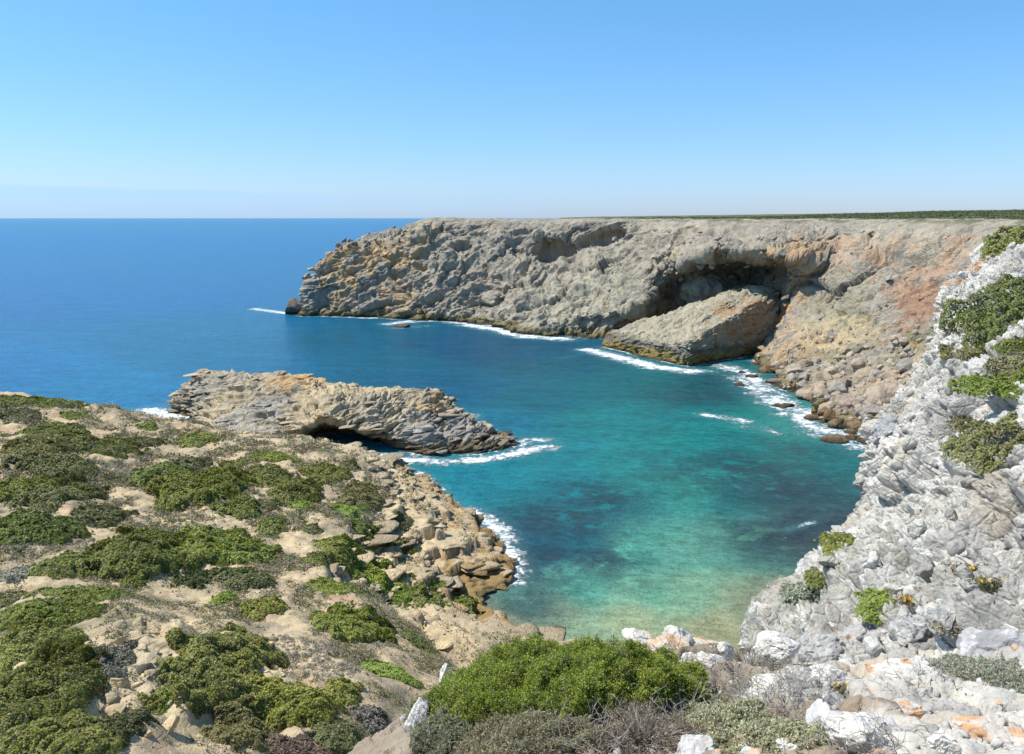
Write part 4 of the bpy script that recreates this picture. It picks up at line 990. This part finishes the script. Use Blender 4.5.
def shrub(name, label, cat, px, py, rx, ry_, bv, pal, hf=.42, leaf=1.15, dens=2.6, seed=0, cap=16000, group=None, dry=0.0, lump=1.0, dmax=2.0):
    S = shrub_points(px, py, rx, ry_, bv, hf, leaf, dens, seed, cap, lump, dmax, dmax < 2)
    if S is None: print('no ground', label); return None
    ctr, pos, nn, ls, ci, ci2, q, rg, s, w, dl, h, fr = S
    k = len(pos)
    L = ls * rg.uniform(.7, 1.35, k); Wd = L * rg.uniform(.42, .8, k)
    v, f = leaf_quads(pos, nn, L, Wd, rg)
    c = shrub_colors(pal, ci, ci2, q, seed, rg, k, min(w, dl)) * (rg.uniform(.88, 1.35) * np.array((rg.uniform(.88, 1.04), 1.0, rg.uniform(.85, 1.25))))
    if dry: m = rg.uniform(0, 1, k) < dry; c[m] = np.array((.26, .24, .20)) * rg.uniform(.7, 1.2, (m.sum(), 1))
    v -= ctr
    o = mesh_np(name, v, f, M_leaf, col=np.repeat(c, 4, 0)); o.location = ctr
    tag(o, label, cat, group)
    return o
G_H = 'shrubs on the sandy hillside'
HS = [ # px, py, rx, ry, palette, height, label
 (14,403,20,6,GREEN,.3,'low green shrub on the skyline at the far left edge of the hillside'), (56,404,20,3.5,GREEN,.2,'thin green mat along the skyline of the hillside'), (18,417,20,6,OLIVE,.3,'olive shrub just under the skyline at the left edge'),
 (75,417,11,3,GREEN,.3,'small flat mat on bare soil near the skyline'), (147,427,9,3,GREEN,.35,'tiny oval shrub alone on pale bare soil below the promontory neck'), (201,441,18,6,GREEN,.38,'oval green shrub alone on the bare brow below the promontory'),
 (50,429,26,5,GREEN,.25,'long mat under the small flat mat at upper left'), (95,447,42,9,GREEN,.3,'wide band of green shrub across the upper left slope'), (145,443,15,5,OLIVE,.3,'small olive shrub at the right end of the wide green band'),
 (28,452,26,8,OLIVE,.3,'olive shrub at the left end of the wide green band'), (60,467,36,10,OLIVE,.35,'dark olive shrub under the wide green band'), (24,492,30,13,GREEN,.4,'bushy shrub at the left edge, halfway up the slope'), (60,498,28,17,OLIVE,.45,'tall dull-green shrub with a greyish flank on the left slope'),
 (35,530,36,14,GREEN,.4,'spreading green shrub at the left edge above the grey stones'), (101,520,20,11,OLIVE,.5,'rounded olive shrub between two bare sandy gullies'), (66,566,23,12,GREEN,.45,'green shrub with a grey dead corner beside the gully'),
 (166,476,26,12,GREEN,.4,'uppermost shrub of the big central thicket'), (205,493,40,18,GREEN,.45,'largest shrub of the big central thicket'), (238,512,22,12,GREEN,.45,'lowest shrub at the right tip of the big central thicket'), (186,464,18,6,OLIVE,.4,'olive shrub at the top edge of the central thicket'), (240,463,18,4,OLIVE,.3,'thin olive mat above the right slope thicket'),
 (270,458,22,5,GREEN,.3,'long low shrub near the sandstone brow'), (262,476,24,10,GREEN,.4,'green shrub under the long low one near the brow'), (296,490,24,13,GREEN,.4,'shrub trailing down right from the brow'), (325,476,22,10,GREEN,.4,'shrub at the brow in line with the sea cave'), (362,497,19,17,OLIVE,.4,'olive shrub on the seaward edge above the ledges'), (349,468,10,4,OLIVE,.4,'small shrub on the very brow above the ledges'),
 (272,526,13,8,GREEN,.5,'small round shrub right of the central thicket tip'), (267,504,10,4,OLIVE,.4,'small olive tuft between the thicket and the trailing shrub'),
 (148,552,40,22,GREEN,.45,'left half of the largest pair of shrubs in mid slope'), (205,548,38,20,GREEN,.45,'right half of the largest pair of shrubs in mid slope'), (248,556,28,15,GREEN,.4,'green shrub reaching right from the largest pair'), (196,582,14,10,((.085,.115,.028),(.05,.07,.02),(.14,.17,.05)),.6,'dark round shrub just below the largest pair'), (133,583,10,7,GREEN,.6,'small round shrub under the left end of the largest pair'), (243,580,28,12,OLIVE,.4,'greyish olive shrub below the one reaching right'),
 (224,600,10,7,BRIGHT,.6,'small bright green shrub on the sandy slope below the dark round one'), (264,610,20,9,GREEN,.5,'green shrub right of the small bright green one'), (82,595,42,6,BRIGHT,.25,'low bright mat above the sandy bank'),
 (337,551,22,11,GREEN,.35,'green shrub on the mid right slope above the grassy streak'), (366,533,30,13,GREEN,.35,'broad low shrub above the sandstone ledges'), (402,520,10,8,OLIVE,.5,'small olive shrub at the edge of the ledges'), (402,547,14,8,GREEN,.4,'green shrub facing the ledges'), (370,578,34,13,BRIGHT,.3,'bright grassy shrub halfway down the right slope'), (396,598,24,10,BRIGHT,.3,'bright shrub below the grassy one on the right slope'),
 (430,602,20,8,GREEN,.35,'green shrub low on the right slope by the cove'), (464,609,17,7,GREEN,.4,'last green shrub before the water at the hill\'s foot'), (310,530,10,5,OLIVE,.4,'small dull shrub in the open right slope'),(320,560,16,7,GREEN,.3,'flat shrub left of the bright grassy one'),
 (226,654,43,26,GREEN,.55,'dense rounded green bush beside the eroded sandy bank'), (285,706,44,30,GREEN,.5,'large green bush low on the slope, right of the bank'), (245,725,34,28,OLIVE,.45,'grey-green bush at the bottom edge below the bank'), (340,735,32,18,OLIVE,.4,'olive bush at the bottom between the large one and the leaning stone'), (353,630,40,18,GREEN,.4,'wide shrub on the open slope left of the near green bush'), (375,622,14,10,((.085,.115,.028),(.05,.07,.02),(.14,.17,.05)),.6,'dark knob of shrub at the end of the wide one'),
 (164,697,9,10,BRIGHT,.8,'small bright shrub growing on the eroded sandy bank'), (392,675,24,8,BRIGHT,.3,'bright low shrub left of the near green bush'), (332,590,24,7,BRIGHT,.25,'thin bright streak of shrub left of the wide one on the open slope'), (350,512,18,6,BRIGHT,.3,'bright low shrub above the broad one over the ledges'), (436,584,16,6,BRIGHT,.3,'bright low shrub at the foot of the ledges'), (300,505,12,5,BRIGHT,.3,'little bright shrub under the shrub trailing from the brow'), (415,640,18,6,GREEN,.3,'green mat on the slope behind the near bush\'s left top'), (343,692,18,15,GREEN,.5,'green shrub beside the grey cushion plants'), (372,722,22,13,GREYS,.5,'grey dry shrub left of the leaning stone'), 
 (30,655,42,20,GREEN,.5,'thick green bush at the left edge above the darkest one'), (22,708,50,36,GREEN,.6,'biggest dark green bush in the lower left corner'), (62,742,44,22,GREEN,.5,'green bush on the bottom edge in the left corner'), (48,612,40,12,GREEN,.4,'flat green bush at the left edge over the bank'), (103,668,22,22,GREYS,.5,'grey dead shrub between the corner bushes and the sandy bank'), (115,728,22,24,((.085,.105,.03),(.05,.07,.02),BROWN[0]),.6,'dark shrub with shadow painted into its leaves at the foot of the sandy bank'),  # last shrub's dark leaf palette paints the shadow right of the corner bush
 (300,752,40,14,BROWN,.4,'brownish dry shrub along the bottom edge'), (16,575,18,7,GREYS,.4,'grey dry shrub at the left edge, mid slope'), (80,620,9,5,GREYS,.5,'tiny grey shrub over the sandy bank'), (10,600,14,7,OLIVE,.4,'olive shrub at the left edge beside reddish soil')]
for k, (px, py, rx, ry_, pal, hf, lab) in enumerate(HS):
    shrub('shrub', lab, 'shrub', px, py, rx, ry_, BV_hill, pal, hf * .75, 1.0, 3.8, 1000 + k * 13, 60000, G_H, dry=.07)
# shrubs on the limestone cliff
RS = [
 (1006,248,20,8,GREEN,.7,'green bush on the very top of the limestone cliff'), (1000,318,36,26,GREEN,.55,'tall dark green bush high on the limestone cliff'), (1014,372,18,13,OLIVE,.5,'olive bush below the tall dark one at the right edge'), (1004,408,40,12,BRIGHT,.35,'strip of bright grassy green on the cliff at the right edge'),
 (996,452,34,28,OLIVE,.5,'big olive-green bush under the bright grassy strip'), (942,366,9,8,OLIVE,.6,'small bush in the cliff gully near its outer edge'), (968,352,9,5,OLIVE,.5,'tiny bush right of the small gully bush'), (838,548,17,15,GREEN,.3,'green shrub clinging to the lower outer cliff edge'),
 (878,603,18,13,BRIGHT,.45,'bright green shrub in a pocket of the lower cliff'), (800,594,17,6,PALE,.4,'pale low plants on the lower outer slope of the cliff'), (815,578,10,5,GREEN,.35,'small green tuft above the pale low plants'), (946,640,18,13,GREYS,.5,'dry grey tuft in a hollow behind the near rocks'), (962,432,12,4,OLIVE,.4,'thin olive tuft left of the big olive-green bush'), (1012,345,14,4,GREEN,.3,'narrow green strip under the tall dark bush'),
 (872,660,10,8,GREYS,.5,'small dry tuft at the foot of the big lichen-marked boulder')]
for k, (px, py, rx, ry_, pal, hf, lab) in enumerate(RS):
    shrub('shrub', lab, 'shrub', px, py, rx, ry_, BV_right, pal, hf, 1.1, 3.4, 2000 + k * 13, 22000, 'shrubs on the limestone cliff', dry=.12, dmax=1.15)

def tube_net(paths, rad, sides=4):
    V, Fq = [], []; n0 = 0
    for P_, r0 in zip(paths, rad):
        P_ = np.asarray(P_); t = np.gradient(P_, axis=0); t /= np.maximum(np.linalg.norm(t, axis=1, keepdims=True), 1e-9)
        a = np.cross(t, np.array((.3, .2, .93))); a /= np.maximum(np.linalg.norm(a, axis=1, keepdims=True), 1e-9); b = np.cross(t, a)
        rr = r0 * np.linspace(1, .35, len(P_))[:, None]
        for k in range(sides):
            an = 2 * math.pi * k / sides; V.append(P_ + rr * (a * math.cos(an) + b * math.sin(an)))
        m = len(P_)
        for k in range(sides):
            i0 = n0 + k * m; i1 = n0 + ((k + 1) % sides) * m; r = np.arange(m - 1)
            Fq.append(np.stack([i0 + r, i1 + r, i1 + r + 1, i0 + r + 1], 1))
        n0 += sides * m
    return np.concatenate(V), np.concatenate(Fq)
def twig_paths(base, dirs, length, rg, n=6, bend=.35, fork=2):
    out = []
    for b0, d0, L in zip(base, dirs, length):
        p = np.array(b0); d = np.array(d0); P_ = [p]
        for k in range(n):
            d = d + rg.normal(size=3) * bend; d /= np.linalg.norm(d); p = p + d * L / n; P_.append(p)
        out.append(P_)
        for _ in range(fork):
            k = int(rg.integers(1, n)); p = P_[k]; dd = (P_[k] - P_[k - 1]); dd = dd / np.linalg.norm(dd) + rg.normal(size=3) * .6; dd /= np.linalg.norm(dd); Q_ = [p]
            for _k in range(4): dd = dd + rg.normal(size=3) * bend; dd /= np.linalg.norm(dd); p = p + dd * L * .5 / 4; Q_.append(p)
            out.append(Q_)
    return out
def sprig_shrub(name, label, cat, px, py, rx, ry_, bv, pal, hf, n_tuft, tl, seed, leaf=(.011, .0035), per=16, stems=60, bark=(.30, .27, .23), dry_in=0.0, curl=.5):
    S = shrub_points(px, py, rx, ry_, bv, hf, .02, 50, seed, n_tuft, .9)
    ctr, pos, nn, ls, ci, ci2, q, rg, s, w, dl, h, (T1, T2, N3) = S
    root = empty(name, ctr); tag(root, label, cat)
    k = len(pos)
    # every tuft: a short twig with leaflets all round it
    d = nn * .8 + N3 * .5 + rg.normal(size=nn.shape) * .25; d /= np.linalg.norm(d, axis=1, keepdims=True)
    t = rg.uniform(0, 1, (k, per)); ln = tl * rg.uniform(.6, 1.4, (k, 1))
    c = pos[:, None] + d[:, None] * (t * ln)[..., None] + rg.normal(size=(k, per, 3)) * (tl * .16)
    out = rg.normal(size=(k, per, 3)); out -= (out * d[:, None]).sum(-1, keepdims=True) * d[:, None] * .3; out /= np.linalg.norm(out, axis=-1, keepdims=True)
    c = c.reshape(-1, 3); out = out.reshape(-1, 3); m = len(c)
    L = leaf[0] * rg.uniform(.7, 1.3, m); Wd = leaf[1] * rg.uniform(.8, 1.3, m)
    v, f = leaf_quads(c - ctr, out, L, Wd, rg)
    col = shrub_colors(pal, ci, ci2, q, seed, rg, k, min(w, dl))
    if dry_in: mm = rg.uniform(0, 1, k) < dry_in; col[mm] = np.array((.30, .25, .18)) * rg.uniform(.7, 1.2, (mm.sum(), 1))
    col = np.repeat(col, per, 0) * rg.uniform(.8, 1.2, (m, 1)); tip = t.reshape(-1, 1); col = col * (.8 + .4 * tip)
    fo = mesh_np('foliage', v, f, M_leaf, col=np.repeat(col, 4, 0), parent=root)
    idx = rg.integers(0, k, stems); tips = pos[idx]; base = ctr + (tips - ctr) * rg.uniform(.1, .5, (stems, 1)) - N3 * h * .35
    P_ = []
    for b0, t0 in zip(base, tips):
        mid = (b0 + t0) / 2 + rg.normal(size=3) * .06 * np.linalg.norm(t0 - b0); tt = np.linspace(0, 1, 8)[:, None]
        P_.append((1 - tt) ** 2 * b0 + 2 * tt * (1 - tt) * mid + tt ** 2 * t0 - ctr)
    V, Fq = tube_net(P_, [.006] * stems)
    mesh_np('branches', V, Fq, M_dryleaf, col=np.tile(np.array(bark), (len(V), 1)) * RNG.uniform(.8, 1.2, (len(V), 1)), parent=root)
    return root
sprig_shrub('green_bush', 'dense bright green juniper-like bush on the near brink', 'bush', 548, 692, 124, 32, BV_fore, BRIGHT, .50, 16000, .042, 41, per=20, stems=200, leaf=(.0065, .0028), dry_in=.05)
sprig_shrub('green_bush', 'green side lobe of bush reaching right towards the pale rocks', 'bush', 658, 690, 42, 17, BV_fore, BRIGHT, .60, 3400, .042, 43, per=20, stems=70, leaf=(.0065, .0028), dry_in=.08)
sprig_shrub('cushion_plant', 'pale grey-green cushion plant on the bottom edge among twigs', 'plant', 737, 732, 42, 28, BV_fore, PALE, .45, 4200, .022, 47, per=16, stems=40, leaf=(.006, .0032))
sprig_shrub('cushion_plant', 'pale silvery plant spreading over rocks at the right edge', 'plant', 990, 682, 42, 18, BV_fore, ((.40,.40,.30),(.26,.27,.20),(.50,.50,.39)), .4, 3200, .026, 53, per=16, stems=40, leaf=(.007, .0035))
sprig_shrub('dry_plant', 'dry straw-brown plant at the bottom edge below the bush', 'plant', 520, 746, 60, 18, BV_fore, ((.30,.27,.17),(.20,.17,.11),(.38,.35,.22)), .5, 3600, .03, 59, per=14, stems=90, leaf=(.010, .0022))
sprig_shrub('dry_plant', 'greyish dry plant under the bush\'s lower left', 'plant', 445, 740, 32, 20, BV_fore, ((.26,.27,.17),(.17,.17,.11),(.34,.34,.22)), .5, 2400, .03, 61, per=14, stems=60, leaf=(.010, .0022))
sprig_shrub('dry_plant', 'tangled reddish-brown dry plant between bush and cushion plant', 'plant', 640, 735, 52, 24, BV_fore, ((.24,.20,.15),(.16,.13,.10),(.34,.26,.18)), .45, 1500, .03, 67, per=7, stems=260, leaf=(.007, .002))
sprig_shrub('dry_plant', 'bare grey dry plant on the brink behind the white rock', 'plant', 752, 664, 40, 12, BV_fore, ((.26,.23,.19),(.17,.15,.13),(.34,.30,.24)), .5, 1300, .03, 71, per=6, stems=200, leaf=(.006, .002))
# yellow-flowered succulents
def flower_plant(label, px, py, r, bv, nf, seed, colr=(.75, .47, .02)):
    rg = np.random.default_rng(seed); p, n = hit(bv, px, py)
    if p is None: print('flower misses', px, py); return
    ctr = np.array(p); s = np.linalg.norm(ctr - np.array((0, 0, H))) / F; R = r * s
    root = empty('flowering_plant', ctr); tag(root, label, 'flowering plant', 'yellow-flowered plants among the rocks')
    k = 500; c = rg.normal(size=(k, 3)) * np.array((R * .6, R * .5, R * .18)) + np.array((0, 0, R * .15)); nn = rg.normal(size=(k, 3)); nn /= np.linalg.norm(nn, axis=1, keepdims=True)
    L = np.full(k, R * .16) * rg.uniform(.7, 1.3, k); v, f = leaf_quads(c, nn, L, L * .4, rg)
    cc = np.where(rg.uniform(0, 1, (k, 1)) < .5, np.array([[.12, .14, .06]]), np.array([[.26, .20, .13]])) * rg.uniform(.8, 1.2, (k, 1))
    mesh_np('foliage', v, f, M_leaf, col=np.repeat(cc, 4, 0), parent=root)
    for i in range(nf):
        o = np.array((rg.normal() * R * .5, rg.normal() * R * .3 - R * .3, R * .55)); n_ = 12; a = np.arange(n_) * 2 * math.pi / n_; fr_ = max(.0035 * 6, s * 1.9)
        rad = np.where(np.arange(n_) % 2, .55, 1.0) * fr_
        ring = np.stack([np.cos(a) * rad, np.sin(a) * rad * .8 - 0 * a, .25 * fr_ + np.sin(a) * rad * .5], 1); low = ring * .3 - np.array((0, 0, fr_ * .35))
        V = np.concatenate([ring, low]) + o; Fq = np.array([[i_, (i_ + 1) % n_, n_ + (i_ + 1) % n_, n_ + i_] for i_ in range(n_)])
        mesh_np('flower', V, Fq, M_leaf, col=np.tile(np.array(colr), (len(V), 1)), parent=root)
flower_plant('plant with orange-yellow flowers under the bright green pocket shrub', 910, 603, 9, BV_right, 5, 81, (.72, .36, .03))
flower_plant('yellow-flowered plant in a cleft high on the lower limestone', 966, 571, 9, BV_right, 3, 82)
flower_plant('yellow-flowered plant in the cleft nearest the right edge', 992, 586, 12, BV_right, 6, 83)
flower_plant('plant with two yellow blooms on the brink left of the dry grey plant', 737, 650, 7, BV_fore, 2, 84)
flower_plant('plant with one yellow bloom on the brink above the white faceted rock', 753, 649, 7, BV_fore, 2, 85)
flower_plant('yellow-flowered plant on the brink right of the dry grey plant', 842, 690, 8, BV_fore, 2, 86)

# ================================================================== STUFF NOBODY COULD COUNT
def scatter_on(sample, bv_arr_xyz, n, rg): pass
def ground_z(bv, x, y): 
    h_ = bv.ray_cast(Vector((x, y, 80)), Vector((0, 0, -1))); return h_[0], h_[1]
# small tufts all over the hillside
rg = np.random.default_rng(77)
vis = (hv[:, 1] < 128) & (hv[:, 0] < 4) & (hv[:, 0] > -75) & (hv[:, 2] > 2.0) & (np.abs(hv[:, 0]) < hv[:, 1] * .95)
dens_n = fbm(hv * np.array((1, 1, 0)), 4.5, 4, 241 + 7) + .5 * fbm(hv * np.array((1, 1, 0)), 1.2, 3, 333)
pr = sstep(-.08, .22, dens_n) * vis * (1 - .8 * rockm) * (1 - .75 * bank) * (1 - .6 * sstep(95, 120, hv[:, 1]))
wgt = pr / np.maximum(hv[:, 1], 20) ** 1.2; wgt /= wgt.sum()
ti = rg.choice(len(hv), 52000, p=wgt); tp = hv[ti] + np.c_[rg.uniform(-.11, .11, (len(ti), 2)), np.zeros(len(ti))]
per = 9; Yd = tp[:, 1]; sz = Yd / F * rg.uniform(1.2, 3.6, len(ti))
c = tp[:, None] + rg.normal(size=(len(ti), per, 3)) * (sz[:, None, None] * np.array((.75, .75, .32))) + np.array((0, 0, 1)) * (sz * .35)[:, None, None]
nn = rg.normal(size=(len(ti) * per, 3)) + np.array((0, 0, 1.0)); nn /= np.linalg.norm(nn, axis=1, keepdims=True)
L = np.repeat(Yd / F * 1.0, per) * rg.uniform(.6, 1.2, len(ti) * per)
v, f = leaf_quads(c.reshape(-1, 3), nn, L, L * .6, rg)
kn = rg.uniform(0, 1, len(ti)); gcol = np.where(kn[:, None] < .34, np.array([[.31, .28, .22]]), np.where(kn[:, None] < .60, np.array([[.20, .20, .085]]), np.where(kn[:, None] < .85, np.array([[.15, .175, .045]]), np.array([[.28, .20, .12]]))))
gcol = np.repeat(gcol * rg.uniform(.75, 1.25, (len(ti), 1)), per * 4, 0)
o = mesh_np('ground_cover', v, f, M_leaf, col=gcol); tag(o, 'low grey and green tufts scattered over the sandy hillside', 'ground cover', kind='stuff')
# grey cushions low on the slope
GC = []
for (px, py, rx, ry_) in [(312,655,44,15),(330,672,30,10),(372,735,30,14),(205,675,14,8),(110,655,16,12),(275,640,20,6),(345,520,16,5),(120,470,30,8),(75,540,18,6),(385,640,14,8),(20,545,20,8)]:
    for _ in range(int(rx * ry_ * .35)):
        a = rg.uniform(0, 6.28); r = math.sqrt(rg.uniform(0, 1)); x, y = px + rx * r * math.cos(a), py + ry_ * r * math.sin(a); p, n = hit(BV_hill, x, y)
        if p is not None: GC.append(p[:])
GC = np.array(GC); per = 26; sz = GC[:, 1] / F * rg.uniform(1.5, 3.4, len(GC)); dd = rg.normal(size=(len(GC), per, 3)); dd /= np.linalg.norm(dd, axis=-1, keepdims=True); dd[..., 2] = np.abs(dd[..., 2]) * .8
c = GC[:, None] + dd * sz[:, None, None]; L = np.repeat(GC[:, 1] / F * .85, per); v, f = leaf_quads(c.reshape(-1, 3), (dd + rg.normal(size=dd.shape) * .3).reshape(-1, 3) / 1.0, L, L * .6, rg)
gcol = np.repeat(np.array([[.37, .345, .28]]) * rg.uniform(.75, 1.2, (len(GC), 1)), per * 4, 0)
o = mesh_np('grey_cushions', v, f, M_leaf, col=gcol); tag(o, 'pale grey cushion plants in patches low on the hillside', 'ground cover', kind='stuff')
# scrub along the plateau skyline
PS = []
n = 26000; x = rg.uniform(15, 520, n); y = rg.uniform(190, 760, n); rim_y = np.interp(x, rimx[o_], rimy[o_])
d_n = fbm(np.c_[x, y, 0 * x], 30, 3, 51) + fbm(np.c_[x, y, 0 * x], 8, 3, 53) * .6
m = (y > rim_y + 6) & (x < y * .72) & (rg.uniform(0, 1, n) < np.clip((x - 70) / 260, 0, .9)) & (d_n > -.2); x, y = x[m], y[m]
pidx = np.argmin(np.abs(px_[:, None] - x[None]), 0), np.argmin(np.abs(py_[:, None] - y[None]), 0)
zz = pv[:, 2].reshape(len(px_), len(py_))[pidx]; hgt = rg.uniform(.4, 1.3, len(x)) * (.6 + .5 * np.clip(x / 200, 0, 1.5)); per = 12
dd = rg.normal(size=(len(x), per, 3)); dd /= np.linalg.norm(dd, axis=-1, keepdims=True); dd[..., 2] = np.abs(dd[..., 2])
c = np.stack([x, y, zz], 1)[:, None] + dd * (hgt[:, None, None] * np.array((1.7, 1.7, 1.0))) * rg.uniform(.3, 1, (len(x), per, 1))
L = np.full(len(x) * per, .34) * rg.uniform(.7, 1.5, len(x) * per); v, f = leaf_quads(c.reshape(-1, 3), dd.reshape(-1, 3), L, L * .7, rg)
gcol = np.repeat(np.array([[.095, .115, .05]]) * rg.uniform(.7, 1.4, (len(x), 1)), per * 4, 0)
o = mesh_np('plateau_scrub', v, f, M_leaf, col=gcol); tag(o, 'low dark green scrub along the skyline of the far plateau', 'scrub', kind='stuff')
# stones
def stones(name, label, pts_, sizes, cols, mat, seed):
    rg = np.random.default_rng(seed); protos = [rock_shape(seed + k, 2, 8, .12, .45) for k in range(8)]; V, Fq, C_ = [], [], []; n0 = 0
    for p, s_, c in zip(pts_, sizes, cols):
        v, f = protos[int(rg.integers(8))]; a = rg.uniform(0, 6.28); R_ = np.array([[math.cos(a), -math.sin(a), 0], [math.sin(a), math.cos(a), 0], [0, 0, 1]])
        v = (v * s_ * rg.uniform(.6, 1.25, 3)) @ R_.T + p; V.append(v); Fq.append(f + n0); n0 += len(v); C_.append(np.tile(c, (len(v), 1)))
    o = mesh_np(name, np.concatenate(V), np.concatenate(Fq), mat, col=np.concatenate(C_)); tag(o, label, 'stones', kind='stuff'); return o
w2 = vis * (.15 + sstep(0, .2, fbm(hv * np.array((1, 1, 0)), 3.0, 3, 611))) / np.maximum(hv[:, 1], 20) ** 1.5; w2 /= w2.sum()
ti = rg.choice(len(hv), 5000, p=w2); sp = hv[ti]; ss = sp[:, 1] / F * (.5 + 2.2 * rg.uniform(0, 1, len(ti)) ** 3)
cc = np.where(rg.uniform(0, 1, (len(ti), 1)) < .5, np.array([[.36, .33, .29]]), np.array([[.46, .36, .24]])) * rg.uniform(.75, 1.15, (len(ti), 1))
stones('hillside_stones', 'loose stones strewn over the sandy hillside', sp, ss, cc, M_hill, 91)
w3 = ((fv[:, 1] > 3) & (fv[:, 1] < 7.5) & (fv[:, 0] > -.8) & (fv[:, 0] < 5)).astype(float); w3 /= w3.sum()
ti = rg.choice(len(fv), 1500, p=w3); sp = fv[ti]; ss = .008 + .045 * rg.uniform(0, 1, len(ti)) ** 3
cc = np.where(rg.uniform(0, 1, (len(ti), 1)) < .8, np.array([[.47, .46, .44]]), np.array([[.50, .36, .24]])) * rg.uniform(.75, 1.15, (len(ti), 1))
stones('near_stones', 'small pale stones strewn among the near rocks', sp, ss, cc, M_fore, 93)
# loose stones on the far slope above the boulder pile
w4 = []
for _ in range(900):
    px = rg.uniform(750, 940); py = rg.uniform(325, 425); p, n = hit(BV_head, px, py)
    if p is not None and p.z > .5: w4.append(p[:])
w4 = np.array(w4); ss = .15 + .65 * rg.uniform(0, 1, len(w4)) ** 2.5
cc = np.array([[.38, .32, .25]]) * rg.uniform(.7, 1.2, (len(w4), 1))
stones('slope_rubble', 'rubble lying on the far slope around the boulder pile', w4, ss, cc, M_wet, 95)
# dead twigs on the near ground
b_, d_, l_ = [], [], []
for (px, py, rx, ry_, n) in [(640,700,85,40,210),(740,690,60,40,200),(800,690,40,30,110),(560,740,100,20,120),(440,720,30,35,70),(860,745,60,12,50),(760,655,50,12,80),(930,680,50,15,40)]:
    for _ in range(n):
        p, nrm_ = hit(BV_fore, px + rg.normal() * rx * .5, py + rg.normal() * ry_ * .5)
        if p is None: continue
        d = rg.normal(size=3) * np.array((1, 1, .5)) + np.array((0, 0, .55)); d /= np.linalg.norm(d); b_.append(np.array(p)); d_.append(d); l_.append(rg.uniform(.08, .28))
V, Fq = tube_net(twig_paths(b_, d_, l_, rg, fork=3), list(np.repeat(rg.uniform(.0012, .0032, len(b_)), 4)), 3)
o = mesh_np('dead_twigs', V, Fq, M_dryleaf, col=np.tile(np.array((.36, .335, .30)), (len(V), 1)) * (1 + .35 * fbm(V, .3, 2, 9)[:, None])); tag(o, 'tangle of bare grey twigs over the near ground', 'twigs', kind='stuff')
